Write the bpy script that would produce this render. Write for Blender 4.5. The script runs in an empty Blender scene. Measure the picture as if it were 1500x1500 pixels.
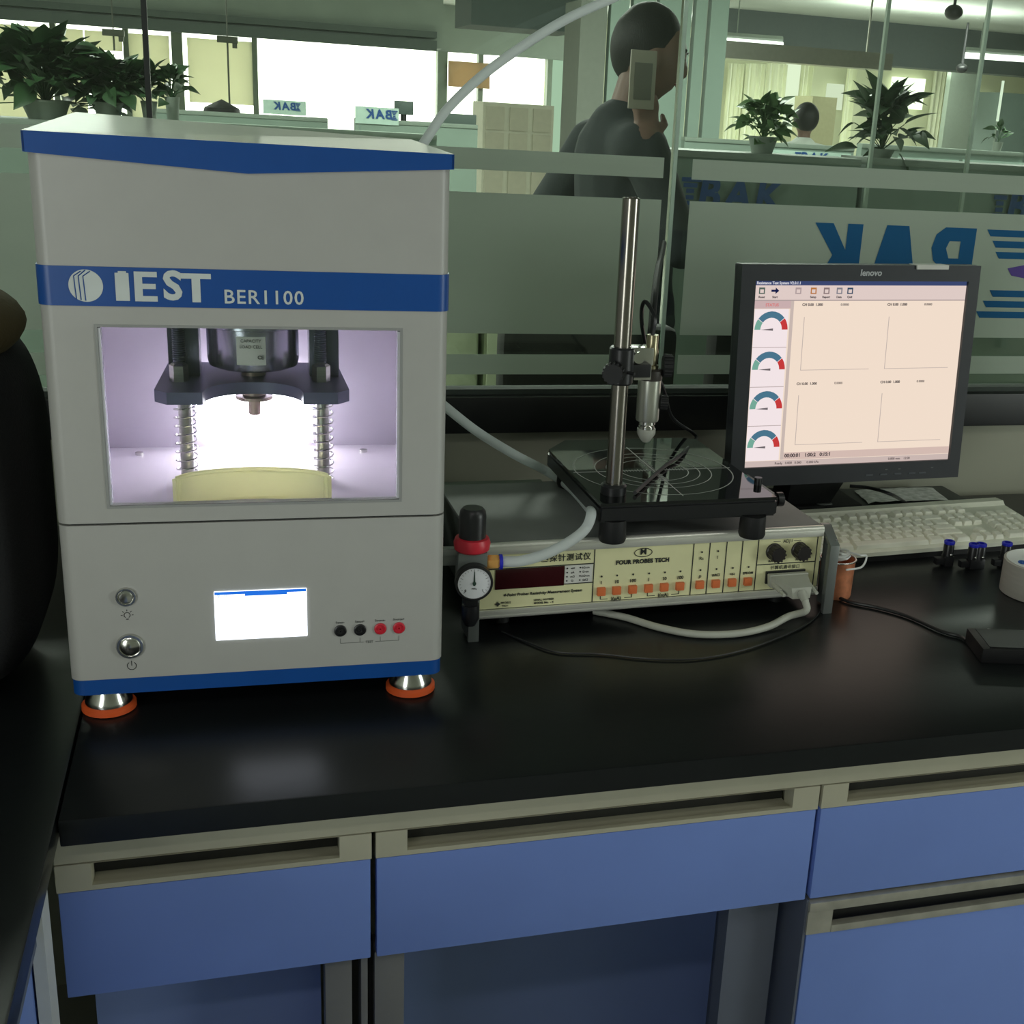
import bpy, bmesh, math, random
from mathutils import Vector, Matrix
random.seed(7)
PI = math.pi
S = bpy.context.scene
COL = S.collection

# ------------------------------------------------------------------ camera
F, CX, CY = 1821.0, 903.0, 755.0
CAMZ = 1.41
_y, _p, _r = [math.radians(a) for a in (17.58, 18.12, -3.61)]
_f = Vector((math.sin(_y)*math.cos(_p), math.cos(_y)*math.cos(_p), -math.sin(_p)))
_rt = Vector((math.cos(_y), -math.sin(_y), 0)); _d = _f.cross(_rt)
RT = _rt*math.cos(_r) + _d*math.sin(_r)
DN = -_rt*math.sin(_r) + _d*math.cos(_r)
FW = _f
cam = bpy.data.objects.new('camera', bpy.data.cameras.new('camera')); COL.objects.link(cam)
cam.matrix_world = Matrix(((RT.x, -DN.x, -FW.x, 0), (RT.y, -DN.y, -FW.y, 0), (RT.z, -DN.z, -FW.z, CAMZ), (0, 0, 0, 1)))
cam.data.sensor_width = 36; cam.data.lens = 36*F/1500
cam.data.shift_x = (750-CX)/1500; cam.data.shift_y = (CY-750)/1500
cam.data.clip_start = .02
S.camera = cam

def ray(u, v): return RT*((u-CX)/F) + DN*((v-CY)/F) + FW
def at(u, v, Y):                      # point on the plane y = Y seen at a pixel of the photograph
    d = ray(u, v); return Vector((0, 0, CAMZ)) + d*(Y/d.y)
def atz(u, v, Z):
    d = ray(u, v); return Vector((0, 0, CAMZ)) + d*((Z-CAMZ)/d.z)

# ------------------------------------------------------------------ world, exposure, light
S.view_settings.view_transform = 'Standard'; S.view_settings.look = 'None'
S.view_settings.gamma = 1; S.view_settings.exposure = 0; S.view_settings.use_curve_mapping = False
W = bpy.data.worlds.new('world'); S.world = W; W.use_nodes = True
W.node_tree.nodes['Background'].inputs[0].default_value = (.75, .85, .95, 1)
W.node_tree.nodes['Background'].inputs[1].default_value = .35

def area(name, loc, size, size_y, power, color, target=None):
    l = bpy.data.lights.new(name, 'AREA'); l.shape = 'RECTANGLE'; l.size = size; l.size_y = size_y
    l.energy = power; l.color = color
    o = bpy.data.objects.new(name, l); COL.objects.link(o); o.location = loc
    if target is not None:
        o.rotation_euler = (Vector(target)-Vector(loc)).to_track_quat('-Z', 'Y').to_euler()
    return o
FRONT = (1, .97, .93); OFFICE = (.95, 1, .91)
area('ceiling_tube_light', (-.5, -.55, 2.38), 1.2, .12, 5.5, FRONT)
area('ceiling_tube_light', (1.8, -.2, 2.38), 1.2, .12, 5.5, FRONT)
area('rear_fill_light', (-2.05, -2.28, 1.2), 1.5, 1.8, 55, (.95, 1, .96), (.2, 1.2, .8))  # added fill light from behind the camera, no window known there
area('rear_fill_light', (5.3, -2.28, 1.3), 2.2, 1.9, 130, (.92, 1, .95), (.6, 1.2, .8))  # second added fill, placed outside the glass reflections
area('office_overhead_light', (-1.0, 2.7, 2.36), 1.4, .3, 34, OFFICE)  # unseen lamp added to brighten the low cabinets behind the glass
for x, y in ((-1.5, 5), (1.5, 5), (4.5, 5.5), (-1.5, 10), (2.5, 10), (6, 10.5), (4.5, 14), (7.5, 14)):
    area('office_overhead_light', (x, y, 2.36), 1.4, .3, 72, OFFICE)
    area('ceiling_fill_light', (x+.2, y+.5, 1.98), 1.6, .5, 30, OFFICE, (x+.2, y+.5, 3))  # added upward fill that brightens the office ceiling

# ------------------------------------------------------------------ materials
def lin(c): 
    c = c/255.0
    return c/12.92 if c <= .04045 else ((c+.055)/1.055)**2.4
MATS = {}
def mat(name, rgb, rough=.5, metal=0, var=.05, scale=30, bump=0, bscale=200, coat=0, spec=.5, trans=0, stretch=None, sheen=0):
    if name in MATS: return MATS[name]
    m = bpy.data.materials.new(name); m.use_nodes = True; nt = m.node_tree; N = nt.nodes; L = nt.links
    b = N['Principled BSDF']; c = [lin(v) for v in rgb]
    b.inputs['Roughness'].default_value = rough; b.inputs['Metallic'].default_value = metal
    b.inputs['Coat Weight'].default_value = coat; b.inputs['Specular IOR Level'].default_value = spec
    b.inputs['Coat Roughness'].default_value = .08
    if trans: b.inputs['Transmission Weight'].default_value = trans
    tc = N.new('ShaderNodeTexCoord'); mp = N.new('ShaderNodeMapping'); L.new(tc.outputs['Object'], mp.inputs[0])
    if stretch: mp.inputs['Scale'].default_value = stretch
    n = N.new('ShaderNodeTexNoise'); n.inputs['Scale'].default_value = scale; n.inputs['Detail'].default_value = 4
    L.new(mp.outputs[0], n.inputs['Vector'])
    r = N.new('ShaderNodeValToRGB'); e = r.color_ramp.elements
    e[0].position = .3; e[1].position = .7
    e[0].color = (c[0]*(1-var), c[1]*(1-var), c[2]*(1-var), 1); e[1].color = (min(1, c[0]*(1+var)), min(1, c[1]*(1+var)), min(1, c[2]*(1+var)), 1)
    L.new(n.outputs['Fac'], r.inputs[0]); L.new(r.outputs[0], b.inputs['Base Color'])
    if bump:
        n2 = N.new('ShaderNodeTexNoise'); n2.inputs['Scale'].default_value = bscale; L.new(mp.outputs[0], n2.inputs['Vector'])
        bp = N.new('ShaderNodeBump'); bp.inputs['Strength'].default_value = bump; bp.inputs['Distance'].default_value = .002
        L.new(n2.outputs['Fac'], bp.inputs['Height']); L.new(bp.outputs[0], b.inputs['Normal'])
    MATS[name] = m; return m
def emit(name, rgb, st):
    if name in MATS: return MATS[name]
    m = bpy.data.materials.new(name); m.use_nodes = True; N = m.node_tree.nodes; N.clear()
    e = N.new('ShaderNodeEmission'); o = N.new('ShaderNodeOutputMaterial'); m.node_tree.links.new(e.outputs[0], o.inputs[0])
    e.inputs[0].default_value = (*[lin(v) for v in rgb], 1); e.inputs[1].default_value = st
    MATS[name] = m; return m
def glass_mat():
    m = bpy.data.materials.new('clear_glass'); m.use_nodes = True; N = m.node_tree.nodes; L = m.node_tree.links; N.clear()
    o = N.new('ShaderNodeOutputMaterial'); t = N.new('ShaderNodeBsdfTransparent'); g = N.new('ShaderNodeBsdfGlossy'); mx = N.new('ShaderNodeMixShader'); fr = N.new('ShaderNodeFresnel')
    t.inputs[0].default_value = (.90, .94, .91, 1); g.inputs['Roughness'].default_value = .0; g.inputs[0].default_value = (.8, .85, .82, 1)
    fr.inputs[0].default_value = 1.5; L.new(fr.outputs[0], mx.inputs[0]); L.new(t.outputs[0], mx.inputs[1]); L.new(g.outputs[0], mx.inputs[2]); L.new(mx.outputs[0], o.inputs[0])
    return m
GLASS = glass_mat()
def film_mat(name, rgb, opac):
    m = bpy.data.materials.new(name); m.use_nodes = True; N = m.node_tree.nodes; L = m.node_tree.links; N.clear()
    o = N.new('ShaderNodeOutputMaterial'); d = N.new('ShaderNodeBsdfDiffuse'); tl = N.new('ShaderNodeBsdfTranslucent'); tr = N.new('ShaderNodeBsdfTransparent')
    c = (*[lin(v) for v in rgb], 1); n = N.new('ShaderNodeTexNoise'); n.inputs['Scale'].default_value = 3
    r = N.new('ShaderNodeValToRGB'); r.color_ramp.elements[0].color = tuple(v*.93 for v in c[:3])+(1,); r.color_ramp.elements[1].color = c
    L.new(n.outputs['Fac'], r.inputs[0]); L.new(r.outputs[0], d.inputs[0]); L.new(r.outputs[0], tl.inputs[0])
    a = N.new('ShaderNodeMixShader'); a.inputs[0].default_value = .45; L.new(d.outputs[0], a.inputs[1]); L.new(tl.outputs[0], a.inputs[2])
    b = N.new('ShaderNodeMixShader'); b.inputs[0].default_value = opac; L.new(tr.outputs[0], b.inputs[1]); L.new(a.outputs[0], b.inputs[2]); L.new(b.outputs[0], o.inputs[0])
    return m
FILM = film_mat('frosted_film', (196, 206, 194), .95)
FBLUE = film_mat('blue_film', (62, 128, 180), .93)
FPINK = film_mat('violet_film', (130, 110, 190), .95)
BLIND = film_mat('roller_blind', (228, 228, 208), 1)
TUBE = film_mat('milky_tube', (240, 245, 245), .95)
PLASTIC = film_mat('clear_plastic_film', (220, 230, 225), .35)

WHITE = mat('white_powder_coat', (176, 176, 172), .38, var=.015, bump=.03, bscale=900)
BLUE = mat('blue_enamel', (18, 76, 152), .35, var=.03)
LETTER = mat('pale_lettering', (205, 212, 210), .5)
INK = mat('dark_ink', (45, 48, 45), .6)
GREYINK = mat('grey_ink', (95, 98, 95), .6)
CHROME = mat('polished_steel', (205, 205, 200), .18, 1, var=.04)
STEEL = mat('brushed_steel', (170, 170, 165), .32, 1, var=.08, stretch=(1, 1, 30))
DSTEEL = mat('dark_anodised_plate', (92, 92, 118), .42, .35, var=.06)
ORANGE = mat('orange_rubber', (225, 92, 40), .5)
CHAMB = mat('chamber_white', (182, 174, 188), .5, var=.02)
CREAM = mat('cream_plastic', (245, 240, 200), .4, var=.02)
BLACKTOP = mat('black_bench_top', (24, 27, 28), .3, var=.15, scale=8, bump=.05, bscale=60, spec=.3)
BLACKP = mat('black_plastic', (30, 31, 33), .35)
BLACKM = mat('matte_black', (22, 23, 24), .6, bump=.1)
DARKB = mat('dark_bezel', (42, 45, 50), .45, bump=.15, bscale=1500)
CREAMP = mat('cream_front_panel', (232, 230, 182), .45, var=.02)
GREYTOP = mat('grey_painted_steel', (122, 124, 122), .62, var=.04, bump=.05, bscale=800)
DARKSIDE = mat('dark_green_grey_paint', (60, 66, 62), .5)
ALU = mat('aluminium_trim', (236, 236, 226), .3, .55, var=.05, stretch=(1, 20, 20))
ALUG = mat('grey_aluminium_bracket', (135, 140, 138), .4, .6, var=.06)
ORBTN = mat('orange_button', (226, 120, 70), .45)
REDWIN = mat('dark_red_window', (60, 20, 24), .15)
KEYC = mat('ivory_keycap', (240, 240, 224), .45, var=.05)
KEYB = mat('ivory_keyboard_case', (226, 228, 210), .5, var=.05)
COPPER = mat('copper_foil', (226, 146, 108), .3, .35, var=.25, scale=60)
BRASS = mat('brass', (255, 190, 110), .3, .5)
DEEPBLUE = mat('deep_blue_plastic', (38, 44, 190), .35)
REDP = mat('red_plastic', (205, 40, 58), .4)
CAB = mat('blue_laminate', (112, 138, 206), .45, var=.05, scale=5)
CAB_LIFT = mat('blue_laminate_lifted', (132, 152, 205), .5, var=.05, scale=5)  # same laminate as the fronts, lightened against the shade under the bench
BEIGE = mat('beige_powder_coat', (176, 173, 152), .5, var=.05, scale=12)
GREYP = mat('grey_cabinet_side', (96, 102, 116), .5, var=.03)
LEGM = mat('grey_steel_leg', (112, 112, 112), .5)
WALLB = mat('low_wall_paint', (165, 166, 148), .7, var=.04, scale=4)
CABLEG = mat('pale_grey_cable', (188, 190, 178), .45)
WIREW = mat('white_wire', (225, 228, 225), .4)
PAPER = mat('white_paper', (215, 215, 208), .7)
TAPE = mat('grey_white_tape', (172, 168, 160), .5, var=.05, scale=20, stretch=(1, 1, 12))
LEAF = mat('leaf_green', (48, 78, 46), .45, var=.3, scale=14)
LEAF2 = mat('light_leaf_green', (96, 130, 82), .45, var=.3, scale=14)
POT = mat('grey_pot', (128, 138, 128), .6)

# ------------------------------------------------------------------ mesh helpers
class MB:
    def __init__(s): s.bm = bmesh.new(); s.mats = []; s.cur = 0
    def m(s, mt):
        if mt not in s.mats: s.mats.append(mt)
        s.cur = s.mats.index(mt); return s
    def _add(s, bm2, M=None):
        if M is not None: bmesh.ops.transform(bm2, matrix=M, verts=bm2.verts)
        for f in bm2.faces: f.material_index = s.cur
        me = bpy.data.meshes.new('t'); bm2.to_mesh(me); bm2.free()
        n0 = len(s.bm.faces); s.bm.from_mesh(me); bpy.data.meshes.remove(me)
        s.bm.faces.ensure_lookup_table()
        for i in range(n0, len(s.bm.faces)): s.bm.faces[i].material_index = s.cur
        return s
    def box(s, x0, x1, y0, y1, z0, z1, bev=0, M=None, seg=2):
        b = bmesh.new(); bmesh.ops.create_cube(b, size=1)
        sx, sy, sz = x1-x0, y1-y0, z1-z0
        bmesh.ops.transform(b, matrix=Matrix.Translation(((x0+x1)/2, (y0+y1)/2, (z0+z1)/2)) @ Matrix.Diagonal((sx, sy, sz, 1)), verts=b.verts)
        if bev: bmesh.ops.bevel(b, geom=list(b.edges), offset=bev, segments=seg, profile=.7, affect='EDGES')
        return s._add(b, M)
    def lathe(s, prof, n=24, M=None, cap=True):
        # prof: list of (r, z)
        b = bmesh.new(); rings = []
        for r, z in prof:
            if r < 1e-6: rings.append([b.verts.new((0, 0, z))])
            else: rings.append([b.verts.new((r*math.cos(2*PI*i/n), r*math.sin(2*PI*i/n), z)) for i in range(n)])
        for a, c in zip(rings, rings[1:]):
            for i in range(n):
                j = (i+1) % n
                if len(a) == 1 and len(c) == 1: continue
                if len(a) == 1: b.faces.new((a[0], c[i], c[j]))
                elif len(c) == 1: b.faces.new((a[i], a[j], c[0]))
                else: b.faces.new((a[i], a[j], c[j], c[i]))
        if cap:
            if len(rings[0]) > 1: b.faces.new(list(reversed(rings[0])))
            if len(rings[-1]) > 1: b.faces.new(rings[-1])
        return s._add(b, M)
    def cyl(s, p0, p1, r0, r1=None, n=20):
        p0 = Vector(p0); p1 = Vector(p1); r1 = r0 if r1 is None else r1; d = p1-p0
        M = Matrix.Translation(p0) @ d.to_track_quat('Z', 'Y').to_matrix().to_4x4()
        return s.lathe([(r0, 0), (r1, d.length)], n, M)
    def prism(s, poly, y0, y1, M=None, bev=0):      # poly in (x, z), extruded along y
        b = bmesh.new(); a = [b.verts.new((x, y0, z)) for x, z in poly]; c = [b.verts.new((x, y1, z)) for x, z in poly]
        n = len(poly)
        b.faces.new(a); b.faces.new(list(reversed(c)))
        for i in range(n): b.faces.new((a[i], c[i], c[(i+1) % n], a[(i+1) % n]))
        bmesh.ops.recalc_face_normals(b, faces=b.faces)
        if bev: bmesh.ops.bevel(b, geom=list(b.edges), offset=bev, segments=1, affect='EDGES')
        return s._add(b, M)
    def tube(s, pts, r, n=10, M=None, close=True):
        pts = [Vector(p) for p in pts]; b = bmesh.new(); rings = []
        t0 = (pts[1]-pts[0]).normalized(); up = Vector((0, 0, 1)) if abs(t0.z) < .9 else Vector((1, 0, 0))
        nx = t0.cross(up).normalized()
        for i, p in enumerate(pts):
            t = (pts[min(i+1, len(pts)-1)]-pts[max(i-1, 0)]).normalized()
            nx = (nx - t*nx.dot(t)).normalized(); ny = t.cross(nx)
            rr = r[i] if isinstance(r, (list, tuple)) else r
            rings.append([b.verts.new(p+nx*rr*math.cos(2*PI*k/n)+ny*rr*math.sin(2*PI*k/n)) for k in range(n)])
        for a, c in zip(rings, rings[1:]):
            for k in range(n): b.faces.new((a[k], a[(k+1) % n], c[(k+1) % n], c[k]))
        if close: b.faces.new(list(reversed(rings[0]))); b.faces.new(rings[-1])
        return s._add(b, M)
    def sph(s, c, r, n=12, sc=(1, 1, 1)):
        b = bmesh.new(); bmesh.ops.create_uvsphere(b, u_segments=n*2, v_segments=n, radius=r)
        return s._add(b, Matrix.Translation(Vector(c)) @ Matrix.Diagonal((*sc, 1)))
    def raw(s, verts, faces, M=None):
        b = bmesh.new(); vs = [b.verts.new(v) for v in verts]
        for f in faces: b.faces.new([vs[i] for i in f])
        return s._add(b, M)
    def frame(s, x0, x1, z0, z1, hx0, hx1, hz0, hz1, y0, y1, bev=0):   # plate with a rectangular hole
        o = [(x0, z0), (x1, z0), (x1, z1), (x0, z1)]; h = [(hx0, hz0), (hx1, hz0), (hx1, hz1), (hx0, hz1)]
        V = [(x, y0, z) for x, z in o]+[(x, y0, z) for x, z in h]+[(x, y1, z) for x, z in o]+[(x, y1, z) for x, z in h]
        Fc = []
        for i in range(4):
            j = (i+1) % 4
            Fc += [(i, j, 4+j, 4+i), (8+i, 12+i, 12+j, 8+j), (i, 8+i, 8+j, j), (4+i, 4+j, 12+j, 12+i)]
        return s.raw(V, Fc)
    def build(s, name, mt=None, parent=None, loc=None, ang=35, tagv=None):
        me = bpy.data.meshes.new(name); s.bm.to_mesh(me); s.bm.free()
        if mt is not None: me.materials.append(mt)
        else:
            for k in s.mats: me.materials.append(k)
        for p in me.polygons: p.use_smooth = True
        me.set_sharp_from_angle(angle=math.radians(ang))
        o = bpy.data.objects.new(name, me); COL.objects.link(o)
        if parent: o.parent = parent
        if loc is not None: o.location = loc
        if tagv: tag(o, *tagv)
        return o
def spline(P, n=8):
    P = [Vector(p) for p in P]; Q = [P[0]*2-P[1]]+P+[P[-1]*2-P[-2]]; out = []
    for i in range(1, len(Q)-2):
        for k in range(n):
            t = k/n; a, b, c, d = Q[i-1], Q[i], Q[i+1], Q[i+2]
            out.append(.5*((2*b)+(c-a)*t+(2*a-5*b+4*c-d)*t*t+(3*b-a-3*c+d)*t**3))
    out.append(P[-1]); return out
def tag(o, label=None, cat=None, group=None, kind=None):
    if label: o['label'] = label
    if cat: o['category'] = cat
    if group: o['group'] = group
    if kind: o['kind'] = kind
    return o
def empty(name, loc=(0, 0, 0), rz=0, label=None, cat=None, group=None, kind=None, parent=None):
    o = bpy.data.objects.new(name, None); COL.objects.link(o); o.location = loc; o.rotation_euler = (0, 0, rz)
    o.empty_display_size = .05
    if parent: o.parent = parent
    return tag(o, label, cat, group, kind)
def text_mesh(txt, size, bold=0, ext=.0002, align='CENTER', shear=0, mirror=False, space=1):
    c = bpy.data.curves.new('txt', 'FONT'); c.body = txt; c.size = size; c.extrude = ext; c.offset = bold; c.shear = shear
    c.align_x = align; c.align_y = 'CENTER'; c.space_character = space; c.resolution_u = 3
    o = bpy.data.objects.new('txt', c); COL.objects.link(o)
    dg = bpy.context.evaluated_depsgraph_get(); me = bpy.data.meshes.new_from_object(o.evaluated_get(dg))
    bpy.data.objects.remove(o); bpy.data.curves.remove(c)
    R = Matrix.Rotation(PI/2, 4, 'X')
    if mirror: R = Matrix.Diagonal((-1, 1, 1, 1)) @ R
    me.transform(R)
    if mirror: me.flip_normals()
    return me
def text(txt, x, y, z, size, mt, parent, name='lettering', M=None, **k):
    me = text_mesh(txt, size, **k); me.materials.clear(); me.materials.append(mt)
    o = bpy.data.objects.new(name, me); COL.objects.link(o); o.parent = parent
    o.matrix_local = Matrix.Translation((x, y, z)) @ (M if M is not None else Matrix.Identity(4))
    return o
def joined_text(items, mt, parent, name='lettering', M=None):
    # several little words of one print as one mesh; items: (txt, x, y, z, size, kwargs)
    bm = bmesh.new()
    for t, x, y, z, sz, k in items:
        me = text_mesh(t, sz, **k); me.transform(Matrix.Translation((x, y, z))); bm.from_mesh(me); bpy.data.meshes.remove(me)
    me = bpy.data.meshes.new(name); bm.to_mesh(me); bm.free(); me.materials.clear(); me.materials.append(mt)
    for p in me.polygons: p.material_index = 0
    o = bpy.data.objects.new(name, me); COL.objects.link(o); o.parent = parent
    if len(items) > 1: o['kind'] = 'stuff'
    if M is not None: o.matrix_local = M
    return o
def remeshed(mb, name, mt, parent, voxel):
    me = bpy.data.meshes.new(name); mb.bm.to_mesh(me); mb.bm.free()
    o = bpy.data.objects.new('tmp', me); COL.objects.link(o)
    md = o.modifiers.new('r', 'REMESH'); md.mode = 'VOXEL'; md.voxel_size = voxel; md.use_smooth_shade = True
    sm = o.modifiers.new('s', 'SMOOTH'); sm.factor = .5; sm.iterations = 4
    dg = bpy.context.evaluated_depsgraph_get(); m2 = bpy.data.meshes.new_from_object(o.evaluated_get(dg))
    bpy.data.objects.remove(o); m2.materials.clear(); m2.materials.append(mt); m2.name = name
    r = bpy.data.objects.new(name, m2); COL.objects.link(r)
    if parent: r.parent = parent
    return r

BT = .80      # bench top
GY = 1.85     # glass plane
# ------------------------------------------------------------------ room shell
WALLC = mat('room_wall_paint', (170, 172, 160), .8, var=.03, scale=3)
OFFW = mat('office_wall_paint', (150, 162, 148), .8, var=.04, scale=2)
FARW = mat('far_wall_cream', (224, 226, 196), .8, var=.05, scale=2)
CEIL = mat('ceiling_paint', (186, 192, 184), .9, var=.05, scale=2)
FLOORM = mat('floor_tile', (165, 165, 156), .4, var=.08, scale=3)
SOFF = mat('soffit_paint', (150, 160, 152), .8, var=.05, scale=3)
X0, X1, YB, YF, CZ = -3.0, 11.0, -2.4, 17.0, 2.46
def struct(name, mb, mt, parent=None):
    o = mb.build(name, mt, parent)
    if parent is None: o['kind'] = 'structure'
    return o
struct('floor', MB().box(X0, X1, YB, YF, -.1, 0), FLOORM)
struct('ceiling', MB().box(X0, X1, YB, YF, CZ, CZ+.1), CEIL)
struct('wall_left', MB().box(X0-.1, X0, YB, YF, 0, CZ), WALLC)
struct('wall_right', MB().box(X1, X1+.1, YB, YF, 0, CZ), WALLC)
struct('wall_rear', MB().box(X0, X1, YB-.1, YB, 0, CZ), WALLC)
fill_bars = empty('rear_fill_bars', kind='structure')
for x_ in (-2.85, -2.05, -1.25, 4.15, 5.3, 6.45): MB().box(x_-.02, x_+.02, YB+.0, YB+.06, .25, 2.3).build('mullion', SOFF, fill_bars)  # made-up bars dressing the rear fill lights
struct('wall_low', MB().box(X0, 4.5, GY, GY+.1, 0, .925), WALLB)

# glass partition = window_1
win = empty('window_1', (0, 0, 0), kind='structure')
win['label'] = 'glass partition with frosted film bands above the bench'
MB().box(X0, 4.5, GY-.03, GY+.016, .925, .982, .003).build('bottom_rail', mat('black_rail', (30, 32, 32), .35), win)
MB().box(X0, 4.5, GY-.012, GY+.016, .982, .990).build('gasket', mat('green_grey_gasket', (52, 62, 55), .7), win)
panes = []
for a, b in ((X0, -.106), (-.099, .640), (.648, 4.5)):
    p = MB().box(a, b, GY, GY+.010, .985, CZ).build('pane', GLASS, win); panes.append(p)
MB().box(-.106, -.099, GY-.001, GY+.012, .985, CZ).build('gasket', mat('dark_gasket', (28, 34, 30), .5), win)
EDGE = mat('pale_green_glass_edge', (178, 200, 184), .15, var=.05)
MB().box(.641, .6465, GY-.002, GY+.012, .985, CZ).build('glass_edge', EDGE, win)
def bands(p, a, b, extra=()):
    for z0, z1 in ((1.313, 1.343), (1.074, 1.281), (1.011, 1.042)):
        MB().box(a, b, GY-.0012, GY-.0004, z0, z1).build('frosted_band', FILM, p)
bands(panes[0], X0+.02, -.125); bands(panes[1], -.08, .626); bands(panes[2], .672, 4.4)
# mirrored company lettering on the right pane
k = MB().prism([(0, 0), (.030, 0), (.030, .118), (0, .118)], 0, .0004)
def flat(poly, x, z, mt, name='letter', parent=None, y=GY-.0022, t=.0006):
    return MB().prism([(x+a, z+b) for a, b in poly], y, y+t).build(name, mt, parent)
zt = 1.256; H = .125
flat([(.083, 0), (.083, -H), (.056, -H), (.056, -.078), (.050, -.068), (.026, -H), (-.006, -H), (.034, -.050), (-.002, 0), (.030, 0), (.056, -.042), (.056, 0)], .888, zt, FBLUE, parent=panes[2])
flat([(.024, 0), (.064, 0), (.095, -H), (.066, -H), (.061, -.1), (.029, -.1), (.024, -H), (-.006, -H)], .990, zt, FBLUE, parent=panes[2])
Bp = [(.080, 0), (.080, -H), (.022, -H), (.005, -.117), (-.002, -.098), (.004, -.076), (.018, -.064), (.006, -.054), (.0, -.034), (.006, -.012), (.022, 0)]
mbB = MB()
mbB.prism([(1.100+a, zt+b) for a, b in [(.080, 0), (.080, -H), (.053, -H), (.053, 0)]], GY-.0022, GY-.0016)
for q in ([(.053, 0), (.022, 0), (.006, -.012), (0, -.034), (.027, -.034), (.032, -.022), (.053, -.022)],
          [(0, -.034), (.006, -.054), (.018, -.064), (.053, -.062), (.053, -.05), (.034, -.05), (.027, -.034)],
          [(.018, -.064), (.004, -.076), (-.002, -.098), (.025, -.098), (.032, -.080), (.053, -.078), (.053, -.062)],
          [(-.002, -.098), (.005, -.117), (.022, -H), (.053, -H), (.053, -.105), (.032, -.105), (.025, -.098)]):
    mbB.prism([(1.100+a, zt+b) for a, b in q], GY-.0022, GY-.0016)
mbB.build('letter', FBLUE, panes[2])
for i, (a, b, z) in enumerate(((1.200, 1.36, 1.250), (1.213, 1.33, 1.232), (1.222, 1.31, 1.214), (1.222, 1.31, 1.150), (1.212, 1.33, 1.132), (1.202, 1.36, 1.114))):
    flat([(0, .005), (b-a, .005), (b-a-.008, -.006), (.008, -.006)], a, z, FBLUE, 'logo_stripe', panes[2])
flat([(.0, .0), (.05, .010), (.05, -.018), (.010, -.012)], 1.250, 1.192, FPINK, 'logo_stripe', panes[2])

# ------------------------------------------------------------------ bench
wt = MB().box(-.162, 2.3, 1.02, GY-.03, BT-.026, BT, .003).build('worktop', BLACKTOP, tagv=('long glossy black worktop carrying the instruments and the screen', 'worktop'))
wt2 = MB().box(-1.1, -.164, .05, GY-.03, BT-.026, BT, .003).build('worktop', BLACKTOP, tagv=('black side worktop running towards the camera at the left edge', 'worktop'))
CF = 1.045
def handle_rail(par, x0, x1, zt, zb, e0=.03, e1=.03, lip=True, y=CF):
    m = MB().m(BEIGE)
    m.box(x0, x0+e0, y-.001, y+.02, zb, zt); m.box(x1-e1, x1, y-.001, y+.02, zb, zt)
    m.prism([(y-.001, zt), (y+.02, zt), (y+.02, zt-.012)], x0+e0, x1-e1, M=Matrix(((0, 1, 0, 0), (1, 0, 0, 0), (0, 0, 1, 0), (0, 0, 0, 1))))
    m.box(x0+e0, x1-e1, y-.001, y+.004, zb, zb+.005)
    m.box(x0+e0, x1-e1, y+.003, y+.026, zb-.0008, zb+.0012)
    h = m.build('handle_rail', None, par)
    MB().box(x0+e0, x1-e1, y+.026, y+.03, zb, zt).build('finger_recess', mat('recess_shade', (40, 40, 36), .6), h)  # dark plate paints in the shade of the recess
    return h
def drawer_unit(x0, x1, label, depth=.22):
    u = empty('drawer_unit', (x0, CF, .597), 0, label, 'drawer', 'blue drawers under the bench')
    w = x1-x0
    MB().box(.001, w-.001, 0, .018, .001, .114, .0015).build('drawer_front', CAB, u)
    h = handle_rail(u, 0, w, .143, .115, y=0)
    MB().box(.012, w-.012, .032, depth, .004, .138).build('drawer_box', BEIGE, u)
    return u
drawer_unit(-.172, .1065, 'narrow blue drawer at the left end under the press')
drawer_unit(.1105, .5765, 'wide blue drawer in the middle under the bench edge')
drawer_unit(.5805, 1.10, 'blue drawer at the right above the handled blue door')
cab = empty('base_cabinet', (.5805, CF, 0), 0, 'blue base cabinet with a metal handle strip below the right drawer', 'cabinet')
MB().box(0, .5195, .02, .6, .06, .594).m(GREYP).build('carcass', GREYP, cab)
MB().box(-.0025, .0005, 0, .62, .0, .596).build('side_panel', GREYP, cab)
dr = MB().box(.002, .5175, -.001, .018, .08, .552, .0015).build('door', CAB, cab)
m = MB(); m.box(0, .5195, -.005, .02, .583, .595, .002); m.box(0, .030, -.003, .02, .553, .583); m.box(.49, .5195, -.003, .02, .553, .583); m.box(.03, .49, -.004, .006, .553, .562, .001)
m.build('handle_rail', mat('scuffed_beige_metal', (172, 170, 158), .35, .4, var=.15, scale=40), cab)
MB().box(.03, .49, .018, .0195, .553, .585).build('finger_recess', mat('recess_shade', (40, 40, 36), .6), cab)  # shade inside the handle put in as a dark plate
MB().box(0, .5195, .03, .6, 0, .06).build('plinth', BLACKM, cab)
# frame of the bench: apron, legs, set back panels
fr = empty('bench_frame', (0, CF, 0), 0, 'steel bench frame with beige apron, grey legs and set back blue panels', 'bench frame')
MB().box(-.172, 2.3, 0, .02, .741, .773).build('apron', BEIGE, fr)
for x0, x1, y0, y1 in ((.062, .088, .01, .04), (.097, .1035, .01, .04), (.1105, .140, .01, .04)):
    MB().box(x0, x1, y0, y1, 0, .596, .001).build('leg', LEGM, fr)
MB().box(.1035, .1105, .03, .5, 0, .596).build('partition', BLACKM, fr)
MB().box(.140, .578, .235, .25, .05, .74).build('back_panel', CAB_LIFT, fr)
MB().box(-.16, .062, .09, .105, .05, .594).build('back_panel', CAB_LIFT, fr)
MB().box(.50, .560, .03, .055, 0, .596).build('upright', GREYP, fr)
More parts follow.
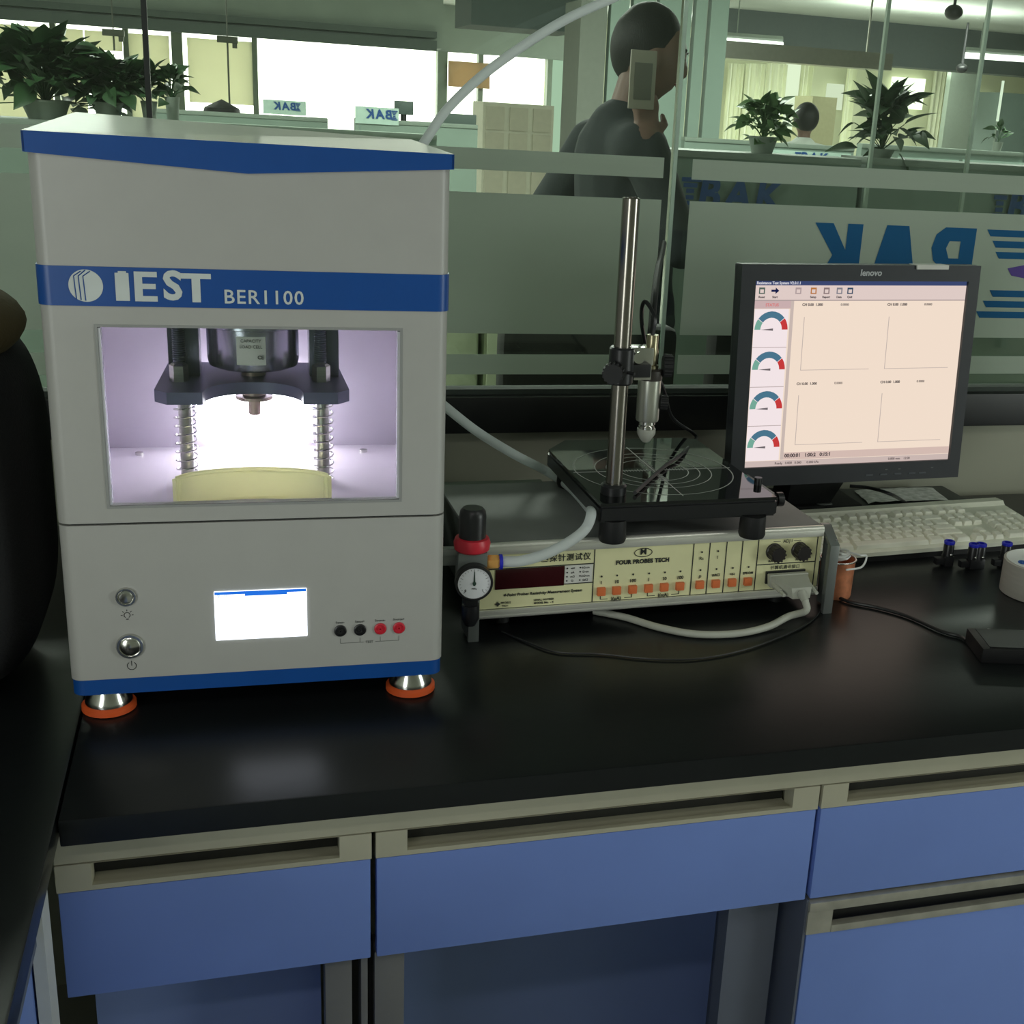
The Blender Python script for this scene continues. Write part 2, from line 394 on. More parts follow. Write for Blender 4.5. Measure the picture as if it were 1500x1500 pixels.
# side limb cabinet below the left worktop
sc = empty('side_cabinet', (-.175, 0, 0), 0, 'blue side cabinet under the left worktop with a white steel leg', 'cabinet')
MB().box(-.8, -.006, .08, 1.02, .05, .77).build('carcass', CAB, sc)
MB().box(-.004, .006, .95, .985, 0, .77).build('leg', mat('white_steel', (200, 202, 198), .4), sc)
MB().box(-.006, .002, .08, .94, .735, .77).build('apron', GREYP, sc)

# ------------------------------------------------------------------ white press
pr = empty('press_tester', (-.168, 1.20, BT), math.radians(-1.18), 'white and blue bench press tester with a lit window chamber', 'press')
PW, PD = .364, .35
m = MB()
def rbox_v(m, x0, x1, y0, y1, z0, z1, r, n=5):        # box with rounded vertical edges
    P = []
    for cx, cy, a0 in ((x1-r, y0+r, -PI/2), (x1-r, y1-r, 0), (x0+r, y1-r, PI/2), (x0+r, y0+r, PI)):
        for i in range(n+1):
            a = a0+i*PI/2/n; P.append((cx+r*math.cos(a), cy+r*math.sin(a)))
    N_ = len(P); V = [(x, y, z0) for x, y in P]+[(x, y, z1) for x, y in P]
    return m.raw(V, [tuple(range(N_-1, -1, -1)), tuple(range(N_, 2*N_))]+[(i, (i+1) % N_, N_+(i+1) % N_, N_+i) for i in range(N_)])
# upper housing = four pieces round the chamber opening
ZS, WZ0, WZ1, WX0, WX1, BZ0, BZ1, CT = .2085, .2255, .395, .0475, .3175, .414, .449, .545
R_ = .012
def shell_ring(m, z0, z1, hx0, hx1, t=.014):
    # front wall pieces left and right of opening, sides and back with rounded front corners
    n = 5
    def outl(off):
        r = R_-off if R_-off > .001 else .001; P = []
        P.append((hx1, off))
        for i in range(n+1):
            a = -PI/2+i*PI/2/n; P.append((PW-R_+r*math.cos(a), R_+r*math.sin(a)))
        P += [(PW-off, PD-off), (off, PD-off)]
        for i in range(n+1):
            a = PI+i*PI/2/n; P.append((R_+r*math.cos(a), R_+r*math.sin(a)))
        P.append((hx0, off)); return P
    A, B = outl(0), outl(.010); N_ = len(A)
    V = [(x, y, z) for z in (z0, z1) for x, y in A]+[(x, y, z) for z in (z0, z1) for x, y in B]
    Fc = []
    for i in range(N_-1):
        Fc += [(i, i+1, N_+i+1, N_+i), (2*N_+i, 3*N_+i, 3*N_+i+1, 2*N_+i+1), (i, 2*N_+i, 2*N_+i+1, i+1), (N_+i, N_+i+1, 3*N_+i+1, 3*N_+i)]
    Fc += [(0, N_, 3*N_, 2*N_), (N_-1, 3*N_-1, 4*N_-1, 2*N_-1)]
    return m.raw(V, Fc)
shell_ring(m, WZ0, WZ1, WX0, WX1)
shell_ring(m, ZS, WZ0, WX0, WX1); m.box(WX0, WX1, 0, .010, ZS, WZ0); rbox_v(m, .009, PW-.009, .009, PD-.009, ZS, ZS+.0008, R_-.008); rbox_v(m, 0, PW, 0, PD, WZ1, .5595, R_)
bmesh.ops.recalc_face_normals(m.bm, faces=m.bm.faces)
m.build('upper_housing', WHITE, pr)
m = MB(); rbox_v(m, 0, PW, 0, PD, .0465, ZS-.0022, R_); m.build('lower_housing', WHITE, pr)
m = MB(); rbox_v(m, .004, PW-.004, .004, PD-.004, ZS-.0025, ZS+.0003, R_); m.build('seam', BLACKM, pr)
m = MB(); rbox_v(m, .001, PW-.001, .0005, PD-.001, .030, .0465, R_); m.build('base_trim', BLUE, pr)
m = MB(); rbox_v(m, -.0012, PW+.0012, -.0012, PD, BZ0, BZ1, R_+.001); band = m.build('brand_band', BLUE, pr)
# cap strip with its shallow V and white roof
m = MB(); m.prism([(-.0015, .5445), (PW/2, .5345), (PW+.0022, .5465), (PW+.0022, .560), (-.0015, .562)], -.0022, -.0003)
m.box(-.0018, 0, -.0022, PD, .545, .5618); m.box(PW, PW+.0022, -.0022, PD, .547, .5598)
m.build('cap_trim', BLUE, pr)
MB().raw([(-.0015, -.002, .5622), (PW+.002, -.002, .5602), (PW+.002, PD, .560), (-.0015, PD, .570), (-.0015, -.002, .558), (PW+.002, -.002, .558), (PW+.002, PD, .558), (-.0015, PD, .558)],
         [(0, 1, 2, 3), (4, 7, 6, 5), (0, 4, 5, 1), (1, 5, 6, 2), (2, 6, 7, 3), (3, 7, 4, 0)]).build('roof', mat('white_gloss', (205, 208, 204), .2, var=.01), pr)
# chamber
m = MB()
FLZ, CB = .209, .262
m.box(.010, PW-.010, .010, CB, WZ0-.014, WZ0-.0125) if 0 else None
m.box(.012, PW-.012, CB, CB+.004, .2095, .395); m.box(.0102, .0125, .012, CB, .2095, .395); m.box(PW-.0125, PW-.0102, .012, CB, .2095, .395)
m.build('chamber_wall', CHAMB, pr)
# the lower deck sits on the lower part of the upper housing (hollowed by being thin at the window sill)
m = MB(); m.box(.012, PW-.012, .0105, CB+.002, ZS+.0008, ZS+.0018)
deck = m.build('chamber_floor', mat('chamber_floor_grey', (196, 188, 200), .35, var=.03), pr)
m = MB(); m.box(.012, PW-.012, .012, CB, WZ1+.001, WZ1+.004) ; m.build('chamber_ceiling', CHAMB, pr)
for sx in (.034, .312):
    MB().lathe([(.0045, 0), (.0045, .003), (.002, .0035), (0, .002)], 12, Matrix.Translation((sx+.02 if sx < .1 else sx-.012, CB-.03, ZS+.0018))).build('screw', CHROME, pr)
m = MB()
for xa, xb in ((WX0, WX0+.0022), (WX1-.0022, WX1)): MB().box(xa, xb, .001, .012, WZ0+.001, WZ1-.001).build('window_edge', mat('bright_acrylic_edge', (235, 235, 245), .1, .3), pr)
m = MB(); m.frame(WX0-.0025, WX1+.0025, WZ0-.0025, WZ1+.0025, WX0, WX1, WZ0, WZ1, -.0006, .0012); m.build('window_frame', mat('pale_gasket', (150, 152, 150), .5), pr)
MB().box(WX0, WX1, .004, .0065, WZ0, WZ1).build('window_pane', GLASS, pr)
FZ = ZS+.0018
cl = bpy.data.lights.new('chamber_lamp', 'POINT'); cl.energy = .5; cl.shadow_soft_size = .012; cl.color = (.93, .86, 1)
co = bpy.data.objects.new('chamber_lamp', cl); COL.objects.link(co); co.parent = pr; co.location = (.18, .205, .262)
lp = MB().box(.126, .234, CB-.006, CB-.0005, FZ+.010, FZ+.090, .001).build('light_panel', emit('led_panel', (255, 246, 255), 30), pr)
# press frame: top plate, rods, crosshead, load cell, columns with springs
MB().prism([(.074, .3955), (.288, .3955), (.288, .3905), (.274, .3865), (.088, .3865), (.074, .3905)], .05, .225).build('top_plate', DSTEEL, pr)
# crosshead outline in plan with a round cut in the front
CHX0, CHX1, CY0, CY1 = .0885, .2725, .035, .200
pts = [(CHX0+.012, CY0), (.133, CY0)]
for i in range(13):
    a = PI-i*PI/12; pts.append((.1803+.0465*math.cos(a), CY0+.003+.044*math.sin(a)))
pts += [(.2275, CY0), (CHX1-.012, CY0), (CHX1, CY0+.014), (CHX1-.006, CY1), (.2450, CY1), (.236, CY1-.02), (.125, CY1-.02), (.116, CY1), (CHX0+.006, CY1), (CHX0, CY0+.014)]
b = bmesh.new(); lo = [b.verts.new((x, y, .3145)) for x, y in pts]; hi = [b.verts.new((x, y, .3265)) for x, y in pts]; n = len(pts)
fa = [b.faces.new(lo), b.faces.new(hi)]+[b.faces.new((lo[i], lo[(i+1) % n], hi[(i+1) % n], hi[i])) for i in range(n)]
bmesh.ops.triangulate(b, faces=fa[:2]); bmesh.ops.recalc_face_normals(b, faces=b.faces)
m = MB(); m._add(b); m.build('crosshead', DSTEEL, pr)
for cx in (.1115, .2490):
    m = MB(); m.cyl((cx, .12, FZ), (cx, .12, .3145), .0068); m.build('guide_column', STEEL, pr)
    P = []
    for i in range(12*11+1):
        a = 2*PI*i/12; P.append((cx+.0108*math.cos(a), .12+.0108*math.sin(a), FZ+.002+i*(.3145-FZ-.004)/(12*11)))
    MB().tube(P, .0009, 6).build('spring', CHROME, pr)
    m = MB(); m.box(cx-.013, cx+.017, .108, .150, .3265, .3865, .002); m.cyl((cx-.002, .10, .328), (cx-.002, .10, .3865), .0058, n=14)
    for i in range(18): m.lathe([(.0058, 0), (.0066, .0008), (.0058, .0016)], 12, Matrix.Translation((cx-.002, .10, .345+i*.0022)), cap=False)
    m.build('lead_screw', mat('dark_screw_steel', (95, 98, 112), .3, .7), pr)
    m = MB(); m.lathe([(.009, 0), (.009, .016), (.0065, .018)], 6, Matrix.Translation((cx-.002, .088, .3265))); m.build('nut', STEEL, pr)
lc = MB().lathe([(.038, .336), (.044, .3385), (.0455, .345), (.0455, .378), (.050, .3795), (.050, .3865)], 40, Matrix.Translation((.1808, .12, 0))).build('load_cell', mat('steel_load_cell', (175, 172, 190), .22, .9, var=.05), pr)
m = MB()
arc = [(-.35+.62*i/6) for i in range(7)]
V = [(.1808+.0459*math.sin(a), .12-.0459*math.cos(a), z) for z in (.3450, .3735) for a in arc]
m.raw(V, [(i, i+1, 8+i, 7+i) for i in range(6)]); lbl = m.build('rating_label', PAPER, lc)
joined_text([('CAPACITY', .0, 0, .0105, .0042, {}), ('LOAD CELL', .0, 0, .0045, .0042, {}), ('CE', .009, 0, -.006, .005, {'bold': .0002})], GREYINK, lc, 'lettering', Matrix.Translation((.179, .0736, .3590)))
m = MB(); m.cyl((.1803, .12, .300), (.1803, .12, .336), .012); m.lathe([(.012, .2995), (.0185, .301), (.0185, .3045), (.01, .306)], 28, Matrix.Translation((.1803, .12, 0))); m.build('pressing_disc', BRASS if 0 else mat('warm_steel', (170, 150, 145), .3, .6), pr)
m = MB(); m.lathe([(.0045, .2835), (.0062, .285), (.0062, .299)], 18, Matrix.Translation((.1803, .12, 0))); m.build('sensor_tip', mat('pinkish_steel', (190, 165, 160), .35, .5), pr)
# cream curved band on the chamber floor (lies inside the press)
b = []
NR = 22
for i in range(NR+1):
    a = PI*(.06+.88*i/NR); b.append((.1775-.0785*math.cos(a)*1.0, .016+.043*math.sin(a)))
inn = [(.1775+(x-.1775)*.90, .016+(y-.016)*.78) for x, y in b]
V = [(x, y, z) for z in (0, .033) for x, y in b]+[(x, y, z) for z in (0, .033) for x, y in inn]; n = NR+1
Fc = []
for i in range(NR): Fc += [(i, i+1, n+i+1, n+i), (2*n+i, 3*n+i, 3*n+i+1, 2*n+i+1), (n+i, n+i+1, 3*n+i+1, 3*n+i), (i, 2*n+i, 2*n+i+1, i+1)]
Fc += [(0, n, 3*n, 2*n), (n-1, 3*n-1, 4*n-1, 2*n-1)]
m = MB().raw(V, Fc); bmesh.ops.recalc_face_normals(m.bm, faces=m.bm.faces)
bmesh.ops.bevel(m.bm, geom=[e for e in m.bm.edges if e.is_manifold and e.calc_face_angle(0) > .9], offset=.003, segments=3, affect='EDGES')
PRM = Matrix.Translation(pr.location) @ Matrix.Rotation(math.radians(-1.18), 4, 'Z')
rg = m.build('curved_band', film_mat('cream_translucent', (252, 250, 216), 1)); rg.location = PRM @ Vector((0, .008, FZ)); rg.rotation_euler = (0, 0, math.radians(-1.18))
tag(rg, 'cream yellow curved band lying on the floor of the lit press chamber', 'ring')
# lettering on the band
FY = -.0016
lg = MB(); lg.lathe([(.0143, 0), (.0143, .0005)], 40, Matrix.Translation((.0407, FY+.0003, .432)) @ Matrix.Rotation(PI/2, 4, 'X'))
logo = lg.build('round_emblem', LETTER, band)
for i in range(3):
    o = i*.0038-.0062
    q = [(.0375+o, .4455-.0002*i), (.0445+o, .4455+.001), (.0462+o, .4455), (.0395+o, .4405), (.0395+o, .4345), (.0405+o, .419), (.0391+o, .4188), (.0375+o, .434), (.0375+o, .4412), (.0438+o, .4458)]
    MB().tube([(.0365+o+.007, FY-.0004, .4458-.001*abs(i-1)), (.0375+o, FY-.0004, .4405), (.0378+o, FY-.0004, .433), (.0385+o, FY-.0004, .4188+.0006*abs(i-2))], .00048, 4).build('emblem_stripe', BLUE, logo)
MB().prism([(.0652, .4192), (.0768, .4192), (.0768, .4440), (.0748, .4440), (.0748, .4456), (.0680, .4456), (.0680, .4440), (.0652, .4440)], FY-.0003, FY+.0004).build('letter', LETTER, band)
MB().prism([(.0812, .4190), (.1003, .4190), (.1003, .4238), (.0880, .4238), (.0880, .4302), (.0992, .4302), (.0992, .4348), (.0880, .4348), (.0880, .4408), (.1006, .4408), (.1006, .4456), (.0812, .4456)], FY-.0003, FY+.0004).build('letter', LETTER, band)
text('S', .1135, FY, .4324, .0355, LETTER, band, 'letter', bold=.0012)
MB().prism([(.1300, .4190), (.1374, .4190), (.1374, .4402), (.1468, .4402), (.1468, .4450), (.1208, .4450), (.1208, .4402), (.1300, .4402)], FY-.0003, FY+.0004).build('letter', LETTER, band)
text('BER1100', .1928, FY, .4240, .0178, LETTER, band, 'lettering', bold=.0002, space=1.12)
# lower panel: buttons, touch screen, sockets
def knob_btn(x, z, r, name, lab=None):
    o = MB().lathe([(r, 0), (r, .002), (r*.93, .0035), (r*.78, .0035), (r*.74, .0028), (r*.6, .0042), (0, .0052)], 32, Matrix.Translation((x, .0002, z)) @ Matrix.Rotation(PI/2, 4, 'X')).build(name, CHROME, pr)
    if lab: o['label'] = lab
knob_btn(.0563, .1332, .0097, 'push_button', 'small chrome lamp button'); knob_btn(.0572, .0812, .0131, 'push_button', 'large chrome power button')
m = MB(); by = -.0003
m.tube([(.0563+.0028*math.cos(a), by, .1138+.0028*math.sin(a)) for a in [(-60+300*i/12)*PI/180 for i in range(13)]], .0003, 4)
m.box(.0551, .0575, by-.0002, by+.0002, .1092, .1100)
for k in range(5):
    a = PI*(.0+k/4); m.tube([(.0563+.0042*math.cos(a), by, .1138+.0042*math.sin(a)), (.0563+.0058*math.cos(a), by, .1138+.0058*math.sin(a))], .0003, 4)
m.build('bulb_symbol', INK, pr)
m = MB(); m.tube([(.0575+.0042*math.cos(a), by, .0598+.0042*math.sin(a)) for a in [(125+290*i/16)*PI/180 for i in range(17)]], .00035, 4); m.box(.0571, .0578, by-.0002, by+.0002, .0600, .0652)
m.build('power_symbol', INK, pr)
scr = MB().box(.1373, .2260, -.0012, .002, .0823, .1345, .0008).build('touch_screen', emit('lcd_white', (240, 246, 255), 2.2), pr)
MB().box(.1378, .2255, -.0016, -.0012, .1313, .1342).build('title_bar', emit('lcd_blue', (40, 120, 235), .9), scr)
MB().box(.1665, .2070, -.0017, -.0012, .1292, .1314).build('title_bar', emit('lcd_blue', (40, 120, 235), .9), scr)
joined_text([('Q', .1415, -.0018, .1302, .0036, {}), ('MENU', .150, -.0018, .1302, .0024, {})], emit('lcd_blue', (40, 120, 235), .9), scr)
for i, (x, c) in enumerate(((.2587, BLACKP), (.2784, BLACKP), (.2990, REDP), (.3180, REDP))):
    sk = MB().lathe([(.0062, 0), (.0062, .0016), (.0052, .0022), (.0044, .0022), (.0038, .0012), (.0022, .0012), (.0022, .0022), (.0011, .0022), (.001, .0005), (0, .0005)], 24, Matrix.Translation((x, .0002, .0860)) @ Matrix.Rotation(PI/2, 4, 'X')).build('banana_socket', c, pr)
    sk['label'] = 'black banana socket' if i < 2 else 'red banana socket'
joined_text([('Sense-', .2587, by, .0950, .0034, {}), ('Sense+', .2784, by, .0950, .0034, {}), ('Source-', .2990, by, .0952, .0034, {}), ('Source+', .3180, by, .0954, .0034, {}), ('TEST', .288, by, .0718, .0036, {})], GREYINK, pr)
m = MB(); m.box(.2587, .282, by, by+.0003, .0716, .0720); m.box(.294, .3180, by, by+.0003, .0716, .0720)
for x in (.2587, .2784, .299, .318): m.box(x-.0002, x+.0002, by, by+.0003, .0718, .0770)
m.build('bracket_line', GREYINK, pr)
for fx, fy in ((.030, .032), (PW-.030, .032), (.030, PD-.04), (PW-.030, PD-.04)):
    ft = MB().lathe([(.014, .0315), (.0165, .024), (.0225, .013), (.0228, .0085)], 28, Matrix.Translation((fx, fy, 0))).build('foot', CHROME, pr)
    MB().lathe([(.0235, 0), (.0262, .0012), (.0262, .0062), (.0235, .0085)], 28, Matrix.Translation((fx, fy, 0))).build('foot_pad', ORANGE, ft)

# ------------------------------------------------------------------ black bag left of the press
m = MB(); b = bmesh.new(); bmesh.ops.create_uvsphere(b, u_segments=48, v_segments=32, radius=1)
from mathutils import noise
for v in b.verts:
    c = v.co; e = .55
    s_ = lambda q: math.copysign(abs(q)**e, q)
    p = Vector((s_(c.x)*.13, s_(c.y)*.15, s_(c.z)*.185)); p *= 1+.03*noise.noise(p*9); v.co = p
m._add(b); m.box(-.06, -.02, -.156, -.146, -.12, .10, .004); m.box(.03, .07, -.156, -.146, -.12, .10, .004)
bag = m.build('soft_bag', mat('black_cloth', (17, 18, 20), .9, bump=.4, bscale=300), loc=(-.325, 1.36, BT+.188)); tag(bag, 'black soft bag with an olive brown top standing left of the white press', 'bag')
m = MB(); b = bmesh.new(); bmesh.ops.create_uvsphere(b, u_segments=36, v_segments=20, radius=1)
for v in b.verts: v.co = Vector((v.co.x*.125, v.co.y*.13, v.co.z*.052)); v.co *= 1+.05*noise.noise(v.co*14)
m._add(b); m.build('top_flap', mat('olive_brown_cloth', (92, 80, 48), .85, bump=.4, bscale=250), bag, loc=(.0, -.01, .183))

# ------------------------------------------------------------------ four-probe meter
me_ = empty('probe_meter', (.262, 1.352, BT), math.radians(2.2), 'cream fronted four probe meter with orange buttons under the glass stage', 'meter')
IW, IH, ID, Z0 = .455, .1135, .245, .018
MB().box(.002, IW-.002, .012, ID, Z0+.004, IH-.003, .001).build('body', DARKSIDE, me_)
MB().box(0, IW, .006, ID, IH-.004, IH, .001).build('top_cover', GREYTOP, me_)
m = MB(); m.cyl((0, .006, IH-.0035), (IW, .006, IH-.0035), .0048, n=16); m.box(0, IW, .001, .012, IH-.0125, IH-.004, .001); m.build('top_trim', ALU, me_)
m = MB(); m.cyl((0, .006, Z0+.0045), (IW, .006, Z0+.0045), .0042, n=16); m.box(0, IW, .001, .012, Z0+.006, Z0+.013, .001); m.build('bottom_trim', ALU, me_)
fp = MB().box(.001, IW-.001, .004, .013, Z0+.012, IH-.012).build('front_panel', CREAMP, me_)
def ln(m, x0, x1, z0, z1): m.box(x0, x1, .0034, .0042, z0, z1)
PZ0, PZ1 = Z0+.013, IH-.0125
m = MB()
ln(m, .001, IW-.001, PZ0-.0005, PZ0+.0005); ln(m, .001, IW-.001, PZ1-.0005, PZ1+.0005)
VX = (.145, .275, .297, .320, .342, .364, .448)
for x in VX: ln(m, x-.0006, x+.0006, PZ0, PZ1)
ln(m, .001, .145, .0815, .0827); ln(m, .105, .145, .0568, .0580); ln(m, .364, .448, .0655, .0667)
m.build('dividing_line', INK, fp)
MB().box(.022, .1075, .0030, .0045, .0560, .0812, .0003).build('display_window', REDWIN, fp)
MB().box(.1080, .1435, .0034, .0042, .0582, .0812).build('legend_plate', PAPER, fp)
it = [(t, .118+(i % 2)*.0165, .0031, .0775-(i//2)*.0054, .0036, {}) for i, t in enumerate(('mV', 'kΩ·cm', 'μA', 'Ω·cm', 'mΩ', 'mΩ·cm', 'Ω', 'Ω/□'))]
it += [('•', .1110+(i % 2)*.0165, .0031, .0775-(i//2)*.0054, .008, {}) for i in range(8)]
it += [('℃_D 四探针测试仪', .094, .0031, .0915, .0100, {'bold': .0001, 'space': 1.12}),
       ('4-Point Probes Resistivity Measurement System', .082, .0031, .0482, .0051, {'shear': .2, 'bold': .0001}),
       ('PROBES', .036, .0031, .0385, .0036, {}), ('TECH', .035, .0031, .0345, .003, {}),
       ('SERIAL NUMBER', .083, .0031, .0392, .0036, {}), ('MODEL No.  - 4', .083, .0031, .0352, .0036, {'bold': .0001}),
       ('✦', .026, .0031, .0370, .009, {})]
it += [('M', .208, .0031, .0935, .0115, {'bold': .0002}), ('FOUR PROBES TECH', .208, .0031, .0810, .0073, {'bold': .00035, 'space': 1.06})]
BX = [.1555, .1755, .1965, .2175, .2385, .2595, .2865, .3085, .331, .353]
for x, t in zip(BX, ('1', '10', '100', '1', '10', '100', 'ρ', 'R/R□', '+I/-I', 'EPROM')):
    it.append((t, x, .0031, .0560, .0060 if len(t) < 4 else .0044, {'bold': .0001})); it.append(('•', x, .0031, .0640, .010, {}))
it += [('I(μA)', .176, .0031, .0340, .0062, {'bold': .0001}), ('I(mA)', .2385, .0031, .0340, .0062, {'bold': .0001}), ('Rs', .2865, .0031, .0800, .006, {}), ('I', .3085, .0031, .0800, .006, {}), ('•', .2865, .0031, .0880, .010, {}), ('•', .3085, .0031, .0880, .010, {}),
       ('ADJ I', .405, .0031, .0965, .006, {}), ('RANGE', .387, .0031, .0705, .0042, {'bold': .0001}), ('FINE', .423, .0031, .0705, .0042, {'bold': .0001}), ('计算机通讯接口', .405, .0031, .0608, .0058, {'space': 1.1})]
joined_text(it, INK, fp)
m = MB()
m.tube([(.208+.0115*math.cos(a), .0033, .0925+.0055*math.sin(a)) for a in [2*PI*i/28 for i in range(29)]], .0005, 4)
for a, b in ((BX[0], BX[2]), (BX[3], BX[5])):
    mid = (a+b)/2
    ln(m, a-.0004, a+.0004, .0340, .0390); ln(m, b-.0004, b+.0004, .0340, .0390); ln(m, a, mid-.011, .0337, .0343); ln(m, mid+.011, b, .0337, .0343)
ln(m, .385, .395, .0963, .0968); ln(m, .414, .424, .0963, .0968)
m.build('emblem_line', INK, fp)['kind'] = 'stuff'
for x in BX: MB().box(x-.0052, x+.0052, -.0008, .0045, .0400, .0502, .0006).build('push_button', ORBTN, me_)
for x in (.3865, .4225):
    m = MB(); P = []
    nn = 40
    prof = [(.0112, .0), (.0112, .003), (.0098, .004), (.0094, .016), (.0085, .017), (0, .017)]
    m.lathe(prof, 20, Matrix.Translation((x, .004, .0835)) @ Matrix.Rotation(PI/2, 4, 'X'))
    for k in range(12):
        a = 2*PI*k/12; m.cyl((x+.0094*math.cos(a), 0, .0835+.0094*math.sin(a)), (x+.0094*math.cos(a), -.0125, .0835+.0094*math.sin(a)), .0014, n=6)
    m.build('control_knob', mat('brown_black_plastic', (38, 34, 34), .4), me_)
MB().box(.378, .434, .001, .0045, .0400, .0570, .001).build('port', BLACKP, me_)
# front handles / side brackets
for sx, sgn in ((-.014, -1), (IW+.001, 1)):
    Q = [(.012, .002), (-.016, .002), (-.016, .092), (-.004, .110), (.02, .112), (.02, .002)]
    M = Matrix(((0, 1, 0, 0), (1, 0, 0, 0), (0, 0, 1, 0), (0, 0, 0, 1)))
    m = MB(); m.box(sx, sx+.013, -.018, -.010, 0, .094, .001); m.prism([(-.018, .094), (-.010, .094), (.018, IH), (.010, IH)], sx, sx+.013, M=M)
    m.box(sx+(.010 if sgn > 0 else 0), sx+(.013 if sgn > 0 else .003), -.012, .02, .004, .1)
    m.cyl((sx+.005, -.004, .020), (sx+.005, -.004, .090), .0022, n=8)
    m.build('bracket', ALUG, me_)
for fx in (.04, IW-.04):
    for fy in (.04, ID-.04): MB().cyl((fx, fy, 0), (fx, fy, Z0+.004), .010).build('foot', BLACKM, me_)
IM = Matrix.Translation(me_.location) @ Matrix.Rotation(math.radians(2.2), 4, 'Z')
IT = BT+IH

# ------------------------------------------------------------------ stage with pole and probe
st = empty('probe_stand', (.403, 1.340, IT+.0005), math.radians(1.2), 'black square glass stage with white rings and a chrome pole holding the probe', 'stand')
SW, SD, SZ0, SZ1 = .232, .290, .026, .0505
pts = [(0, 0), (SW, 0), (SW, SD-.01), (SW-.02, SD), (.035, SD), (0, SD-.045)]
b = bmesh.new(); lo = [b.verts.new((x, y, SZ0)) for x, y in pts]; hi = [b.verts.new((x, y, SZ1-.003)) for x, y in pts]; n = len(pts)
b.faces.new(list(reversed(lo))); b.faces.new(hi); [b.faces.new((lo[i], lo[(i+1) % n], hi[(i+1) % n], hi[i])) for i in range(n)]
bmesh.ops.bevel(b, geom=list(b.edges), offset=.003, segments=2, affect='EDGES')
m = MB(); m._add(b); m.build('base', BLACKP, st)
b = bmesh.new(); q = [(SW/2+(x-SW/2)*.985, SD/2+(y-SD/2)*.985) for x, y in pts]
lo = [b.verts.new((x, y, SZ1-.0035)) for x, y in q]; hi = [b.verts.new((x, y, SZ1)) for x, y in q]
b.faces.new(list(reversed(lo))); b.faces.new(hi); [b.faces.new((lo[i], lo[(i+1) % n], hi[(i+1) % n], hi[i])) for i in range(n)]
m = MB(); m._add(b); gp = m.build('glass_plate', mat('black_glass', (16, 20, 20), .04, var=.02, spec=.6), st)
WL = mat('white_line', (190, 192, 188), .5)
cx, cy = .113, .132
for r in (.046, .061, .076, .104):
    m = MB(); NN = 72; V = []
    for i in range(NN):
        a = 2*PI*i/NN
        for rr in (r-.0007, r+.0007): V.append((cx+rr*math.cos(a), cy+rr*math.sin(a)*1.03, SZ1+.0003))
    m.raw(V, [(2*i, 2*i+1, (2*i+3) % (2*NN), (2*i+2) % (2*NN)) for i in range(NN)]).build('ring_mark', WL, gp)
m = MB(); m.box(cx-.108, cx+.108, cy-.0006, cy+.0006, SZ1+.0001, SZ1+.0004); m.box(cx-.0006, cx+.0006, cy-.112, cy+.112, SZ1+.0001, SZ1+.0004)
for i in range(-12, 13):
    l = .004 if i % 5 else .006
    m.box(cx+i*.004-.0003, cx+i*.004+.0003, cy-l, cy+l, SZ1+.0001, SZ1+.0004); m.box(cx-l, cx+l, cy+i*.004-.0003, cy+i*.004+.0003, SZ1+.0001, SZ1+.0004)
m.build('scale_mark', WL, gp)
for fx, fy in ((.022, .012), (SW-.03, .004), (.03, SD-.055), (SW-.03, SD-.055)):
    MB().lathe([(.0155, 0), (.017, .004), (.016, SZ0+.002)], 24, Matrix.Translation((fx, fy, 0))).build('foot', BLACKM, st)
m = MB(); m.cyl((SW-.003, .03, .038), (SW+.012, .03, .038), .006); m.cyl((SW+.012, .03, .038), (SW+.020, .03, .038), .009); m.cyl((SW-.004, .055, .050), (SW-.004, .055, .060), .005); m.build('level_screw', BLACKP, st)
px_, py_ = .030, .042
POLEH = at(925, 289, 1.385).z-(IT+.0005)
m = MB(); m.lathe([(.016, 0), (.016, .03), (.0135, .033)], 24, Matrix.Translation((px_, py_, SZ1-.02))); m.build('pole_socket', BLACKP, st)
m = MB(); m.lathe([(.0102, SZ1), (.0102, POLEH-.001), (.0088, POLEH), (.0080, POLEH), (.0080, POLEH-.004), (0, POLEH-.004)], 32, Matrix.Translation((px_, py_, 0))); m.build('pole', mat('dull_chrome_pole', (150, 146, 138), .22, 1, var=.04), st)
SB = st.location; def_z = lambda v_, Y_=1.4: at(930, v_, Y_).z-SB.z
ZC = def_z(538)        # clamp height above the meter top
m = MB(); m.lathe([(.0135, ZC-.016), (.0150, ZC-.014), (.0150, ZC+.026), (.0135, ZC+.028)], 24, Matrix.Translation((px_, py_, 0))); m.box(px_-.006, px_+.036, py_-.006, py_+.008, ZC-.008, ZC+.008, .002)
m.build('clamp', BLACKP, st)
SX, SY = px_+.048, py_+.030       # probe axis
m = MB(); m.box(px_+.010, SX-.006, py_+.004, py_+.030, ZC+.004, ZC+.026, .003); m.box(px_+.016, SX-.010, py_-.002, py_+.014, ZC-.012, ZC+.006, .002); m.cyl((px_+.02, py_-.006, ZC+.016), (px_+.02, py_+.004, ZC+.016), .007)
m.build('cross_block', CHROME, st)
def knurl(mb, c, ax, r, l):
    c = Vector(c); ax = Vector(ax).normalized(); mb.cyl(c, c+ax*l, r*.92, n=24)
    u = ax.orthogonal().normalized(); w = ax.cross(u)
    for k in range(16):
        a = 2*PI*k/16; o = (u*math.cos(a)+w*math.sin(a))*r*.94; mb.cyl(c+o+ax*l*.1, c+o+ax*l*.9, r*.12, n=6)
m = MB(); knurl(m, (px_-.012, py_-.010, ZC), (-.4, -1, 0), .0125, .014); m.cyl((px_-.004, py_-.002, ZC), (px_+.010, py_-.022, ZC), .002, n=8); m.build('clamp_knob', BLACKM, st)
